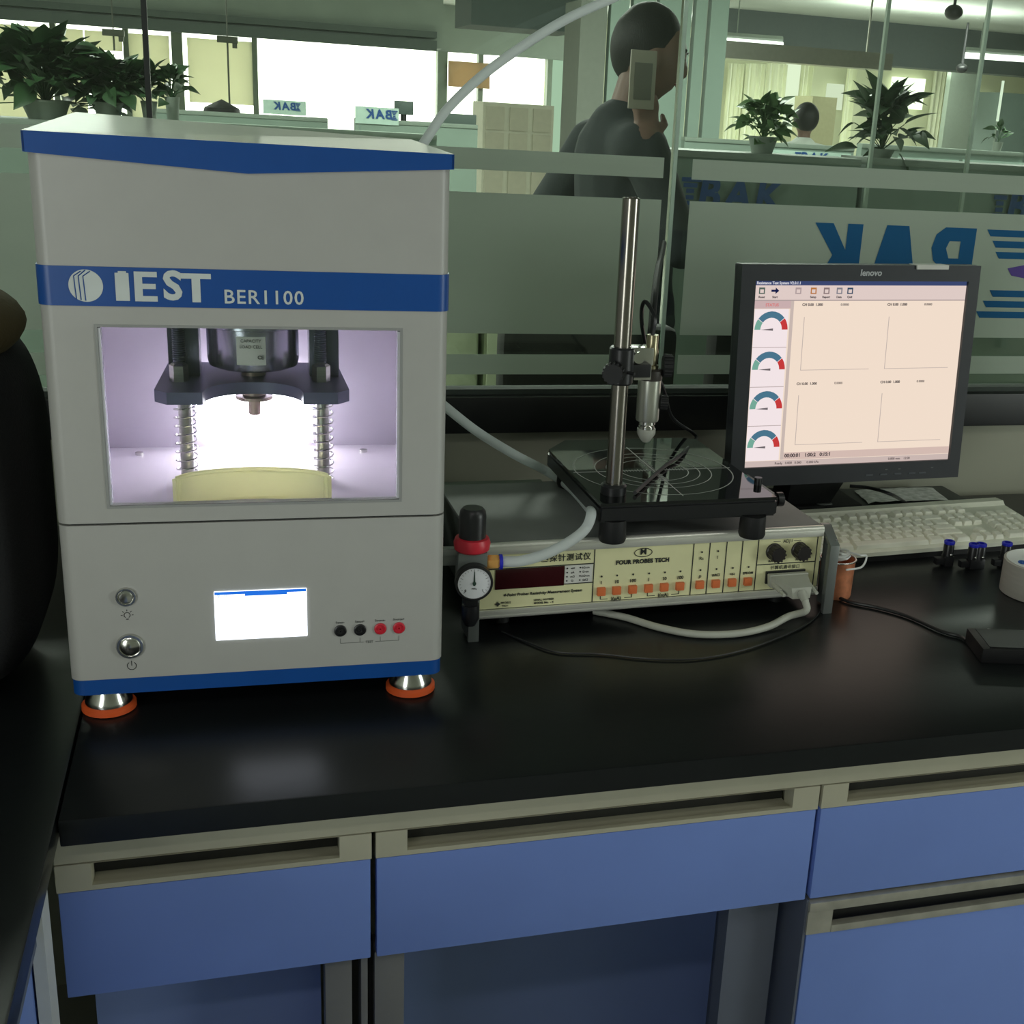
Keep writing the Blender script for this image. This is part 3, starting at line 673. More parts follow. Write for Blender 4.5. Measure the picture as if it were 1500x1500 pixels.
m = MB(); knurl(m, (SX+.014, SY-.004, ZC), (1, -.2, 0), .0135, .012); m.build('clamp_knob', BLACKM, st)
m = MB(); knurl(m, (SX+.014, SY-.004, def_z(592)), (1, -.3, 0), .0090, .010); m.build('clamp_knob', BLACKM, st)
zt_, z1_, z2_, z3_, z4_, z5_ = def_z(493), def_z(545), def_z(559), def_z(620), def_z(632), def_z(652)
PB = empty('probe_head', parent=st)
PB.location = (SX, SY, 0)
MB().lathe([(.0135, z3_), (.0142, z3_+.002), (.0142, z2_)], 32).build('barrel', mat('satin_aluminium', (190, 192, 180), .3, .75, var=.04), PB)
MB().lathe([(.0146, z2_), (.0150, z2_+.001), (.0150, z1_), (.012, z1_+.002)], 32).build('collar', mat('dark_brown_collar', (58, 54, 50), .45), PB)
MB().lathe([(.0095, z1_), (.0095, z1_+.006), (.0075, z1_+.007), (.0085, z1_+.012), (.0075, z1_+.018), (.0085, z1_+.022), (.0072, z1_+.028), (.0072, zt_), (.004, zt_)], 24).build('connector', mat('nickel_brass', (165, 158, 130), .3, .9), PB)
MB().lathe([(.0100, z4_), (.0100, z4_+.003), (.0085, z4_+.004), (.0105, z4_+.006), (.0105, z3_)], 24).build('neck', CHROME, PB)
MB().lathe([(.0035, z5_), (.006, z5_+.002), (.0115, z4_-.006), (.0115, z4_)], 24).build('probe_tip', mat('pale_grey_tip', (170, 172, 162), .45), PB)
SM = Matrix.Translation(st.location) @ Matrix.Rotation(math.radians(1.2), 4, 'Z')
# probe cable
c0 = SM @ Vector((SX, SY, zt_)); gpt = lambda u, v, Y: at(u, v, Y)
P = [c0, c0+Vector((.001, 0, .02)), gpt(951, 448, 1.43), gpt(944, 442, 1.44), gpt(940, 455, 1.45), gpt(941, 480, 1.46), gpt(950, 520, 1.50), gpt(972, 570, 1.56), gpt(985, 612, 1.62), gpt(1015, 634, 1.67), gpt(1019, 644, 1.66)]
z_ = SB.z+SZ1+.0032
P += [atz(1000, 664, z_), atz(975, 682, z_), atz(952, 702, z_), atz(930, 722, z_)]
pc = MB().tube(spline(P, 8), .0026, 8).build('probe_cable', BLACKP); tag(pc, 'thin black probe cable looping from the probe over the glass stage', 'cable')
P = [gpt(953, 495, 1.44), gpt(958, 440, 1.5), gpt(963, 400, 1.6), gpt(969, 372, 1.7), gpt(972, 356, 1.76)]
ant = MB().tube(spline(P, 6), .0046, 10).build('cable_sleeve', BLACKM); tag(ant, 'thick black cable rising behind the probe beside the glass joint', 'cable')

# ------------------------------------------------------------------ air regulator and tubes
RX, RY = .2415, 1.285
rgz = BT
ar = empty('air_regulator', (RX, RY, BT), math.radians(-4), 'black knobbed air regulator with red ring and round white gauge', 'regulator')
zz = lambda v: at(690, v, RY).z-BT
m = MB(); m.lathe([(.0150, zz(800)), (.0150, zz(755)), (.0140, zz(748)), (.0110, zz(745)+.001), (0, zz(745)+.001)], 32); m.build('knob', BLACKP, ar)
m = MB(); m.lathe([(.0165, zz(806)), (.0195, zz(803)), (.0205, zz(794)), (.0185, zz(787)), (.0155, zz(786))], 32); m.build('lock_ring', REDP, ar)
m = MB(); m.box(-.0165, .0165, -.012, .016, zz(852), zz(805), .003); m.build('body', mat('grey_cast_body', (120, 126, 124), .4, .4), ar)
m = MB(); m.box(-.008, .008, -.006, .012, zz(905), zz(850), .003); m.lathe([(.006, zz(915)), (.010, zz(905)), (.010, zz(885))], 20); m.build('drain_bowl', BLACKP, ar)
m = MB(); m.box(-.045, -.014, -.004, .008, zz(812), zz(803), .001); m.box(-.05, -.014, .004, .010, zz(830), zz(815), .001); m.build('mounting_arm', ALUG, ar)
gz = zz(844)
RXM = Matrix.Translation((.001, -.012, gz)) @ Matrix.Rotation(PI/2, 4, 'X')
gg = MB().lathe([(.0165, -.004), (.0210, .0), (.0210, .010), (.0198, .0115), (.0182, .0115), (.0182, .0095), (0, .0095)], 40, RXM).build('gauge', BLACKP, ar)
MB().lathe([(.0181, .0096), (.0181, .0102), (0, .0102)], 40, RXM).build('dial', mat('white_dial', (222, 224, 228), .4), gg)
m = MB(); m.raw([(-.0012, 0, -.003), (.0012, 0, -.003), (.0005, 0, .014), (-.0005, 0, .014)], [(0, 1, 2, 3)], Matrix.Translation((.001, -.0226, gz)))
m.cyl((.001, -.0222, gz), (.001, -.0236, gz), .002, n=12); m.build('needle', mat('green_black_needle', (45, 70, 60), .4), gg)
m = MB()
for i in range(21):
    a = (225-270*i/20)*PI/180; r0 = .0135 if i % 5 == 0 else .0148
    m.tube([(.001+r0*math.cos(a), -.0224, gz+r0*math.sin(a)), (.001+.0164*math.cos(a), -.0224, gz+.0164*math.sin(a))], .00022, 3)
m.build('tick_mark', INK, gg)
joined_text([('0', -.0085, -.0224, gz-.0085, .004, {}), ('1', .0105, -.0224, gz-.0085, .004, {}), ('MPa', .001, -.0224, gz-.0065, .0032, {})], INK, gg)
fz = zz(823)
m = MB(); m.lathe([(.006, .0), (.0075, .001), (.0085, .003), (.0085, .013), (.0068, .016)], 6, Matrix.Translation((.0155, -.002, fz)) @ Matrix.Rotation(PI/2, 4, 'Y')); m.build('brass_fitting', BRASS, ar)
m = MB(); m.lathe([(.0088, 0), (.0088, .0035)], 24, Matrix.Translation((.0305, -.002, fz)) @ Matrix.Rotation(PI/2, 4, 'Y')); m.lathe([(.0066, .0), (.0066, .0045)], 20, Matrix.Translation((.0265, -.002, fz)) @ Matrix.Rotation(PI/2, 4, 'Y')); m.build('blue_collar', DEEPBLUE, ar)
AM = Matrix.Translation(ar.location) @ Matrix.Rotation(math.radians(-4), 4, 'Z')
s0 = AM @ Vector((.034, -.002, fz))
P = [s0, s0+Vector((.022, -.001, .0005)), at(800, 811, 1.30), at(835, 793, 1.318), at(858, 774, 1.330), at(866, 752, 1.345), atz(860, 741, IT+.011), atz(835, 714, IT+.0085), atz(800, 690, IT+.0088), at(752, 665, 1.56), at(700, 633, 1.57), at(655, 598, 1.56), at(620, 568, 1.565), at(600, 540, 1.57)]
tb = MB().tube(spline(P, 8), .0062, 14).build('air_tube', TUBE); tag(tb, 'milky white air tube curving from the blue collar to behind the press', 'tube')
P = [at(612, 222, 1.62), at(625, 203, 1.64), at(655, 160, 1.66), at(705, 112, 1.68), at(765, 68, 1.70), at(830, 28, 1.72), at(900, -4, 1.74), at(980, -40, 1.76)]
tb = MB().tube(spline(P, 8), .0062, 14).build('air_tube', TUBE); tag(tb, 'milky white air tube arching up from the press roof before the glass', 'tube')

# ------------------------------------------------------------------ monitor
MON = empty('computer_monitor', (.868, 1.622+.02, BT), 0, 'dark square computer screen showing four dials and pale plots', 'monitor')
mon_z = CAMZ-.35-BT
HD = empty('display_head', parent=MON); HD.location = (0, -.02, mon_z)
HD.rotation_euler = (math.radians(-2.4), math.radians(-1.0), math.radians(-.1))
sw, sh = .338, .270
m = MB(); m.frame(-sw/2-.022, sw/2+.018, -sh/2-.028, sh/2+.023, -sw/2, sw/2, -sh/2, sh/2, -.006, .012); m.box(-sw/2-.022, sw/2+.018, .010, .022, -sh/2-.028, sh/2+.023, .003)
m.build('bezel', DARKB, HD)
MB().box(-sw/2+.01, sw/2-.01, .02, .05, -sh/2+.02, sh/2-.02, .012).build('rear_housing', BLACKM, HD)
def E(name, rgb, st=1.0): return emit('ui_'+name, rgb, st)
scn = MB().box(-sw/2, sw/2, -.0005, .006, -sh/2, sh/2).build('screen', E('paper', (246, 226, 208), .95), HD)
def ui(poly_or_box, mt, name, lay=1):
    x0, x1, z0, z1 = poly_or_box
    # box given in fractions of the screen, from the left and from the top
    return MB().box(-sw/2+x0*sw, -sw/2+x1*sw, -.0005-.0002*lay-.0001, -.0005-.0002*lay+.0001, sh/2-z1*sh, sh/2-z0*sh).build(name, mt, scn)
TXT = E('ink', (70, 62, 66), .8)
ui((0, 1, 0, .024), E('title', (70, 84, 130), .7), 'title_bar', 1)
ui((0, 1, .024, .105), E('toolbar', (232, 212, 206), .9), 'toolbar', 1)
ui((0, 1, .099, .105), E('shade', (190, 172, 170), .8), 'toolbar_edge', 2)
ui((0, .170, .105, .145), E('mauve', (214, 186, 186), .85), 'panel_header', 2)
ui((.008, .163, .148, .965), E('dialpaper', (244, 230, 232), .98), 'dial_panel', 2)
ui((.170, .185, .105, .965), E('mauve2', (214, 196, 188), .85), 'panel_edge', 1)
ui((.185, 1, .925, .965), E('mauve3', (226, 200, 190), .85), 'status_row', 1)
ui((0, 1, .968, 1), E('mauve4', (216, 196, 190), .85), 'status_bar', 1)
for i in range(4):
    zc = .255+i*.212
    xx, z_c = -sw/2+.087*sw, sh/2-zc*sh
    if i < 3: ui((.008, .163, zc+.092, zc+.095), E('shade', (190, 172, 170), .8), 'panel_rule', 3)
    for a0, a1, c in ((180, 145, 'dial_green'), (143, 40, 'dial_teal'), (38, 0, 'dial_red')):
        V = []; nn = 8
        for k in range(nn+1):
            a = math.radians(a0+(a1-a0)*k/nn)
            for r in (.0165, .0255): V.append((xx+r*math.cos(a), -.0013, z_c+r*math.sin(a)*1.02))
        MB().raw(V, [(2*k, 2*k+1, 2*k+3, 2*k+2) for k in range(nn)]).build('dial_arc', E(c, {'dial_green': (122, 176, 158), 'dial_teal': (78, 122, 146), 'dial_red': (206, 62, 62)}[c], .9), scn)
    MB().raw([(xx-.016, -.0014, z_c), (xx+.003, -.0014, z_c+.0018), (xx+.003, -.0014, z_c-.0016)], [(0, 1, 2)]).build('dial_needle', E('greyn', (120, 112, 116), .8), scn)
for x0, x1, z0, z1 in ((.235, .56, .19, .475), (.635, .95, .19, .475), (.235, .56, .61, .885), (.635, .95, .61, .885)):
    ui((x0, x0+.003, z0, z1), E('axis', (206, 190, 182), .85), 'plot_axis', 2); ui((x0, x1, z1-.003, z1), E('axis', (206, 190, 182), .85), 'plot_axis', 2)
lb = []
X_ = lambda f: -sw/2+f*sw
Zf = lambda f: sh/2-f*sh
for a, z in ((.27, .125), (.67, .125), (.27, .548), (.67, .548)):
    lb.append(('CH 0.00  1.000', X_(a), -.0013, Zf(z), .0052, {'bold': .0001})); lb.append(('0.0000', X_(a+.15), -.0013, Zf(z), .0048, {}))
for x, t in zip((.035, .095, .27, .33, .39, .44), ('Reset', 'Start', 'Setup', 'Report', 'Data', 'Quit')): lb.append((t, X_(x), -.0013, Zf(.085), .0042, {'bold': .0001}))
lb += [('00:00:01   1:00:2   0:15:1', X_(.30), -.0013, Zf(.943), .0075, {'bold': .0002}), ('Ready   0.000   0.000      0.000 kPa', X_(.25), -.0013, Zf(.984), .005, {}), ('0.000 mm    12:00', X_(.75), -.0013, Zf(.984), .005, {})]
joined_text(lb, TXT, scn)
joined_text([('Resistance Test System V2.0.1.1', X_(.11), -.0013, Zf(.012), .0052, {'bold': .0001})], E('pale', (230, 230, 240), .8), scn)
joined_text([('STATUS', X_(.085), -.0013, Zf(.126), .0058, {'bold': .0001})], E('rose', (235, 130, 130), .8), scn)
for i, (x, c) in enumerate(((.035, (90, 110, 100)), (.095, (30, 36, 80)), (.20, (190, 170, 170)), (.27, (200, 130, 70)), (.33, (150, 130, 130)), (.39, (140, 140, 150)), (.44, (60, 84, 110)))):
    cc = E('icon%d' % i, c, .8)
    if i == 1: MB().prism([(X_(x)-.006, Zf(.052)-.0015), (X_(x)+.0005, Zf(.052)-.0015), (X_(x)+.0005, Zf(.052)-.0045), (X_(x)+.006, Zf(.052)), (X_(x)+.0005, Zf(.052)+.0045), (X_(x)+.0005, Zf(.052)+.0015), (X_(x)-.006, Zf(.052)+.0015)], -.0014, -.0012).build('toolbar_icon', cc, scn)
    else: MB().frame(X_(x)-.0045, X_(x)+.0045, Zf(.052)-.0045, Zf(.052)+.0045, X_(x)-.0028, X_(x)+.0028, Zf(.052)-.003, Zf(.052)+.002, -.0014, -.0012).build('toolbar_icon', cc, scn)
text('lenovo', .008, -.0062, sh/2+.0118, .0125, mat('silver_print', (185, 188, 190), .4), HD, 'maker_mark', bold=.0003, shear=.1)
for i, x in enumerate((.034, .058, .082, .106, .124)): MB().box(x-.006, x+.006, -.0068, -.005, -sh/2-.0195, -sh/2-.0170, .0004).build('menu_button', mat('grey_button', (74, 78, 84), .5), HD)
for x in (.062, .084, .140): MB().box(x-.002, x+.002, -.0066, -.0055, -sh/2-.0115, -sh/2-.0100).build('button_mark', GREYINK, HD)
m = MB(); m.box(.080, .132, -.0085, .016, sh/2+.0175, sh/2+.0238, .0005); m.build('sticker', PAPER, HD)
MB().box(sw/2+.0175, sw/2+.0215, .0, .010, .034, .048, .001).build('sticker', PAPER, HD)
# neck and foot
m = MB(); zb = .0265; znk = mon_z-sh/2-.03
m.raw([(-.062, .018, znk+.03), (.048, .018, znk+.03), (.032, .075, zb), (-.042, .075, zb), (-.062, .06, znk+.03), (.048, .06, znk+.03), (.036, .13, zb), (-.046, .13, zb)],
      [(0, 1, 2, 3), (5, 4, 7, 6), (0, 4, 5, 1), (3, 2, 6, 7), (0, 3, 7, 4), (1, 5, 6, 2)])
bmesh.ops.recalc_face_normals(m.bm, faces=m.bm.faces); m.build('stand_neck', BLACKM, MON)
m = MB(); m.box(-.085, .085, .062, .165, .0212, .0285, .003); m.build('stand_foot', BLACKM, MON)
MB().lathe([(.011, 0), (.010, .0012), (0, .0015)], 24, Matrix.Translation((.022, .072, .0285)) @ Matrix.Diagonal((1.3, .6, 1, 1))).build('badge', GREYTOP, MON)
# flat case under the monitor, plastic packet on it
cs = MB().box(.775, 1.165, 1.702, 1.815, BT, BT+.0210, .003).build('flat_case', mat('dark_grey_case', (58, 64, 62), .45, bump=.1), tagv=('flat dark grey case lying under the foot of the screen', 'case'))
pk = empty('plastic_packet', (0, 0, 0), 0, 'crinkled clear plastic packet on the dark grey case behind the keyboard', 'packet')
m = MB(); V = []; nx, ny = 12, 6
for j in range(ny+1):
    for i in range(nx+1):
        x = .975+.15*i/nx+.01*j/ny; y = 1.725+.07*j/ny; V.append((x, y, BT+.0225+.0035*abs(noise.noise(Vector((x*60, y*60, 1))))+(.002 if 0 < i < nx else 0)))
m.raw(V, [(j*(nx+1)+i, j*(nx+1)+i+1, (j+1)*(nx+1)+i+1, (j+1)*(nx+1)+i) for j in range(ny) for i in range(nx)])
m.build('film', mat('glossy_packet_film', (225, 232, 228), .12, .2, var=.3, scale=80), pk)
P = [at(1245, 712, 1.70), at(1275, 715, 1.68), at(1305, 724, 1.64), atz(1326, 736, BT+.026), atz(1336, 744, BT+.026)]
tag(MB().tube(spline(P, 8), .0028, 8).build('monitor_cable', BLACKP), 'black monitor cable drooping behind the keyboard onto the dark case', 'cable')

# ------------------------------------------------------------------ keyboard
KB = empty('keyboard', (.772, 1.515, BT), math.radians(4.5), 'ivory full size computer keyboard lying in front of the screen', 'keyboard')
KW, KD = .440, .158
def kz(y): return .017+.013*y/KD
prof = [(0, .0095), (0, .0155), (.004, .018), (KD-.028, kz(KD-.028)), (KD-.022, .034), (KD-.002, .033), (KD, .030), (KD, .0095)]
Mk = Matrix(((0, 1, 0, 0), (1, 0, 0, 0), (0, 0, 1, 0), (0, 0, 0, 1)))
MB().prism(prof, 0, KW, M=Mk).build('case', KEYB, KB)
MB().box(.004, KW-.004, .004, KD-.004, 0, .010).build('underside', BLACKM, KB)
U = .01855
kmesh = {}
def key(x, y, w=1, h=1):
    kk = (w, h)
    if kk not in kmesh:
        b = bmesh.new(); W_, H_ = w*U-.0012, h*.019-.0012
        lo = [b.verts.new(p) for p in ((0, 0, 0), (W_, 0, 0), (W_, H_, 0), (0, H_, 0))]
        i_ = .0026; hi = [b.verts.new(p) for p in ((i_, .0014, .0082), (W_-i_, .0014, .0082), (W_-i_, H_-.0036, .0090), (i_, H_-.0036, .0090))]
        b.faces.new(hi); [b.faces.new((lo[i], lo[(i+1) % 4], hi[(i+1) % 4], hi[i])) for i in range(4)]
        bmesh.ops.bevel(b, geom=[e for e in b.edges if e.verts[0].co.z > .004 or e.verts[1].co.z > .004], offset=.0008, segments=1, affect='EDGES')
        me = bpy.data.meshes.new('key'); b.to_mesh(me); b.free(); me.materials.append(KEYC); kmesh[kk] = me
    o = bpy.data.objects.new('key', kmesh[kk]); COL.objects.link(o); o.parent = KB
    o.location = (x, y, kz(y)-.001); o.rotation_euler = (math.atan(.013/KD), 0, 0)
rows = [(.008, [1.5, 1, 1.5, 7, 1.5, 1, 1.5]), (.0265, [2.25]+[1]*10+[2.75]), (.0450, [1.75]+[1]*11+[2.25]), (.0635, [1.5]+[1]*12+[1.5]), (.082, [1]*13+[2])]
for y, ws in rows:
    x = .008
    for w in ws: key(x, y, w); x += w*U
x = .008
for g in ((1,), (4,), (4,), (4,)):
    for _ in range(g[0]): key(x, .1075); x += U
    x += U if g[0] == 1 else U*.5
nx_ = .008+15.35*U
for i in range(3): key(nx_+i*U, .1075); key(nx_+i*U, .082); key(nx_+i*U, .0635); key(nx_+i*U, .008)
key(nx_+U, .0265)
nx_ += 3.35*U
for i in range(4): key(nx_+i*U, .082)
for j in range(3):
    for i in range(3): key(nx_+i*U, .0635-.0185*j)
key(nx_+3*U, .045, 1, 2); key(nx_, .008, 2); key(nx_+2*U, .008); key(nx_+3*U, .008, 1, 2)

# ------------------------------------------------------------------ small things on the right
CB_ = empty('copper_cup', (.765, 1.415, BT), 0, 'small copper coloured cup with coiled white wires beside the meter', 'cup')
m = MB(); m.lathe([(.022, 0), (.0225, .002), (.0235, .052), (.0225, .052), (.0215, .003), (0, .003)], 36, cap=False); m.raw([(.022*math.cos(2*PI*i/24), .022*math.sin(2*PI*i/24), 0) for i in range(24)], [tuple(range(24))]); m.build('cup_wall', COPPER, CB_)
m = MB(); m.tube([(.0238*math.cos(2*PI*i/32), .0238*math.sin(2*PI*i/32), .0525) for i in range(33)], .0012, 6); m.build('rim', CHROME, CB_)
cw = MB()
P = []
for i in range(70):
    a = i*.55; P.append((.765+(.012+.004*math.sin(i*.37))*math.cos(a), 1.415+(.013+.003*math.cos(i*.5))*math.sin(a), BT+.052+.00014*i+.002*math.sin(i*.9)))
cw.tube(P, .0016, 6); P2 = spline([P[-1], (.785, 1.392, BT+.064), (.800, 1.402, BT+.058), (.785, 1.385, BT+.050), (.760, 1.380, BT+.049)], 6); cw.tube(P2, .0014, 6)
tag(cw.build('wire_coil', WIREW), 'coil of thin white wire resting in the copper coloured cup', 'wire')
# push-in fittings
def fitting(u, v, label, double=False, s=1.0):
    p = atz(u, v, BT); f = empty('tube_fitting', (p.x, p.y, BT), 0, label, 'fitting', 'blue topped push-in fittings before the keyboard')
    offs = (-.006, .006) if double else (0,)
    m = MB(); m.box(-.0075 if not double else -.0125, .0075 if not double else .0125, -.0075, .0075, 0, .016, .003)
    for o_ in offs: m.lathe([(.0078, .014), (.0078, .032), (.0070, .034)], 24, Matrix.Translation((o_, 0, 0)))
    m.box(-.020 if not double else -.026, 0, -.005, .005, .003, .013, .002)
    m.build('body', BLACKP, f)
    for o_ in offs: MB().lathe([(.0068, .033), (.0080, .0345), (.0080, .0375), (.0072, .0385), (.0045, .0385), (.0045, .034)], 24, Matrix.Translation((o_, 0, 0)), cap=False).build('release_ring', DEEPBLUE, f)
    for o_ in offs: MB().sph((o_, -.0078, .019), .0022, 6).build('screw', CHROME, f)
fitting(1386, 828, 'single blue topped black fitting, nearest to the white wires')
fitting(1427, 832, 'double blue topped black fitting standing in the middle', True)
fitting(1470, 830, 'blue topped black fitting standing behind the tape roll')
tr = empty('tape_roll', (1.062, 1.378, BT), 0, 'grey white roll of tape with a printed label at the right edge', 'tape roll')
MB().lathe([(.050, 0), (.0525, .001), (.0525, .047), (.050, .048), (.040, .048), (.040, 0)], 56, cap=False).build('tape', TAPE, tr)
MB().lathe([(.040, .040), (.040, .049), (.050, .0484), (0, .0486)] if 0 else [(.0495, .0483), (0, .0490)], 56, cap=False).build('label_disc', mat('white_label', (225, 228, 228), .4), tr)
m = MB(); m.tube([(-.036+.0055*math.cos(2*PI*i/20), -.004+.0055*math.sin(2*PI*i/20), .0492) for i in range(21)], .0011, 5); m.tube([(-.0395, -.008, .0492), (-.0325, .0, .0492)], .001, 5); m.tube([(-.0325, -.0075, .0492), (-.0395, -.0005, .0492)], .001, 5)
m.build('label_emblem', mat('print_blue', (36, 92, 170), .5), tr)
text('Bond', -.014, -.004, .0493, .011, GREYINK, tr, 'lettering', M=Matrix.Rotation(-PI/2, 4, 'X'), bold=.0003)
# power adapter and cables
p = atz(1412, 940, BT)
ad = MB(); ad.box(0, .16, -.065, 0, 0, .020, .005); ad.box(.01, .15, -.060, -.005, .020, .0205)
ad = ad.build('power_adapter', mat('deep_black_plastic', (13, 13, 16), .5), loc=(p.x, p.y, BT)); ad.rotation_euler = (0, 0, math.radians(-14)); tag(ad, 'black power adapter lying on the bench at the right edge', 'adapter')
m = MB(); m.box(0, .014, -.004, .004, .0, .003, .001); o = m.build('paper_scrap', PAPER, loc=tuple(atz(1446, 925, BT+.001))); o.rotation_euler = (0, 0, -.5); tag(o, 'tiny white scrap lying above the black power adapter', 'scrap')
zc = BT+.003
P = [atz(u, v, zc) for u, v in ((1195, 858), (1240, 880), (1285, 890), (1330, 903), (1380, 925), (1405, 932), (1415, 938))]
tag(MB().tube(spline(P, 8), .0024, 8).build('power_cable', BLACKP), 'black cable running across the bench to the power adapter', 'cable')
P = [atz(u, v, zc-.001) for u, v in ((735, 925), (770, 940), (815, 955), (880, 958), (950, 965), (1020, 965), (1090, 952), (1150, 930), (1185, 912), (1205, 892))]
tag(MB().tube(spline(P, 8), .0012, 6).build('thin_cable', BLACKP), 'thin black wire trailing on the bench below the meter', 'cable')
# serial plug and cable
SP = empty('serial_plug', IM @ Vector((.406, -.001, .0475)), math.radians(2.2), 'pale grey serial plug with thumb screws and thick cable on the meter', 'plug')
m = MB(); m.prism([(-.028, .008), (.028, .008), (.026, -.009), (-.026, -.009)], -.008, 0, bev=.001)
m.raw([(-.026, -.008, .007), (.026, -.008, .007), (.025, -.008, -.008), (-.025, -.008, -.008), (-.012, -.040, .002), (.016, -.040, .002), (.014, -.042, -.012), (-.010, -.042, -.012)],
      [(0, 1, 5, 4), (1, 2, 6, 5), (2, 3, 7, 6), (3, 0, 4, 7), (4, 5, 6, 7), (0, 3, 2, 1)])
bmesh.ops.recalc_face_normals(m.bm, faces=m.bm.faces); m.build('shell', CABLEG, SP)
for x in (-.022, .024):
    m = MB(); m.cyl((x, -.006, -.003), (x+.001, -.028, -.006), .0040, .0032, n=12); m.cyl((x+.001, -.028, -.006), (x+.0015, -.038, -.008), .0024, n=10); m.build('thumb_screw', CABLEG, SP)
m = MB(); m.cyl((.002, -.040, -.005), (.003, -.052, -.012), .0062, .0048, n=14); m.build('strain_relief', CABLEG, SP)
sp0 = Matrix.Translation(SP.location) @ Matrix.Rotation(math.radians(2.2), 4, 'Z') @ Vector((.003, -.050, -.011))
P = [sp0, sp0+Vector((0, -.006, -.012)), atz(1155, 903, BT+.012), atz(1125, 918, BT+.006), atz(1080, 928, BT+.005), atz(1020, 929, BT+.005), atz(965, 919, BT+.005), atz(915, 904, BT+.005), atz(870, 895, BT+.005)]
MB().tube(spline(P, 8), .0046, 12).build('cable', CABLEG, None)
o = bpy.data.objects['cable']; o.parent = SP; o.matrix_parent_inverse = (Matrix.Translation(SP.location) @ Matrix.Rotation(math.radians(2.2), 4, 'Z')).inverted()
# clear tray strip behind the meter
m = MB(); a = atz(640, 690, IT); m.box(.27, .42, 1.66, 1.72, BT, BT+.075, .002); m.box(.268, .425, 1.655, 1.725, BT+.075, BT+.079, .001)
m.build('pale_tray', mat('pale_green_plastic', (120, 132, 120), .35), tagv=('pale green plastic tray behind the meter beside the press', 'tray'))

# ------------------------------------------------------------------ office behind the glass
WF = 16.0
def rect(name, u0, v0, u1, v1, Y, t, mt, parent=None, kind='structure', ground=False, tv=None):
    a = at(u0, v0, Y); b = at(u1, v0, Y); c = at((u0+u1)/2, (v0+v1)/2, Y)
    d0 = at((u0+u1)/2, v0, Y).z; d1 = at((u0+u1)/2, v1, Y).z
    x0 = at(u0, (v0+v1)/2, Y).x; x1 = at(u1, (v0+v1)/2, Y).x
    o = MB().box(x0, x1, Y, Y+t, 0 if ground else d1, d0).build(name, mt, parent)
    if parent is None and kind: o['kind'] = kind
    if tv: tag(o, *tv)
    return o
def seg(mb, u0, u1, z0, z1, Y, t): mb.box(at(u0, 150, Y).x, at(u1, 150, Y).x, Y, Y+t, z0, z1)
ZH = lambda u, v, Y: at(u, v, Y).z
struct('wall_far', MB().box(X0, X1, WF+.3, WF+.4, 0, CZ), FARW)
# left side: window wall at Y=WF with panes, blinds, mullions
zl0, zl1 = ZH(300, 185, WF), ZH(330, 52, WF)
wx = lambda u: at(u, 110, WF).x
m = MB(); m.box(X0, wx(885), WF, WF+.2, 0, zl0-.12); m.build('wall_window', OFFW)['kind'] = 'structure'
m = MB(); m.box(X0, wx(885), WF, WF+.2, zl1, CZ); m.build('wall_header', SOFF)['kind'] = 'structure'
w2 = empty('window_2', kind='structure'); w2['label'] = 'bright strip of office windows with roller blinds'
SKYW = emit('daylight_pane', (255, 255, 240), 5)
for u0, u1 in ((-120, 78), (86, 184), (190, 254), (268, 372), (376, 640), (656, 700), (708, 800), (810, 846)):
    MB().box(wx(u0), wx(u1), WF+.10, WF+.11, zl0-.12, zl1).build('pane', SKYW if u0 != 810 else emit('greenish_pane', (190, 220, 190), .9), w2)
for u in (82, 187, 261, 374, 648, 704, 805, 852):
    MB().box(wx(u)-(.06 if u in (261, 648) else .03), wx(u)+(.06 if u in (261, 648) else .03), WF-.02, WF+.12, zl0-.12, zl1).build('mullion', mat('window_frame_grey', (120, 132, 118), .6), w2)
for u0, u1, v in ((-120, 76, 190), (88, 126, 190), (128, 182, 74), (191, 250, 190), (276, 374, 152)):
    MB().box(wx(u0), wx(u1), WF-.01, WF+.0, ZH((u0+u1)/2, v, WF), zl1-.05).build('roller_blind', BLIND, w2)
MB().box(wx(656), wx(716), WF-.08, WF-.02, ZH(680, 128, WF), zl1-.1).build('curtain', film_mat('tan_curtain', (196, 172, 140), 1), w2)
# soffits
m = MB(); m.box(X0, at(640, 60, 14).x, 13.6, 14.2, ZH(300, 48, 14), CZ); m.build('trim_1', SOFF)['kind'] = 'structure'
m = MB(); m.box(X0, at(640, 60, 13.5).x, 13.5, 13.58, ZH(300, 50, 13.5), ZH(300, 34, 13.5)); m.box(X0, at(640, 60, 13.5).x, 13.5, 13.58, ZH(300, 30, 13.5), ZH(300, 20, 13.5)); m.build('trim_4', mat('dark_edge_band', (92, 102, 98), .8))['kind'] = 'structure'
m = MB(); m.box(at(690, 40, 8).x, at(850, 40, 8).x, 8, 8.6, ZH(770, 42, 8), CZ); m.build('trim_2', mat('dark_soffit', (84, 94, 92), .8), None)['kind'] = 'structure'
m = MB(); m.box(at(1060, 70, 13).x, X1, 13, 13.4, ZH(1200, 88, 13), CZ); m.build('trim_3', mat('grey_beam', (104, 112, 112), .8), None)['kind'] = 'structure'
m = MB(); m.box(at(1010, 70, 10).x, at(1310, 70, 10).x, 10, 10.25, ZH(1160, 92, 10), ZH(1160, 67, 10)); [m.cyl((x_, 10.12, ZH(1160, 67, 10)), (x_, 10.12, CZ), .01, n=6) for x_ in (at(1040, 70, 10).x, at(1280, 70, 10).x)]; tag(m.build('air_duct', mat('shiny_duct', (150, 150, 140), .3, .5)), 'long pale metal duct hanging below the ceiling at the right', 'duct')
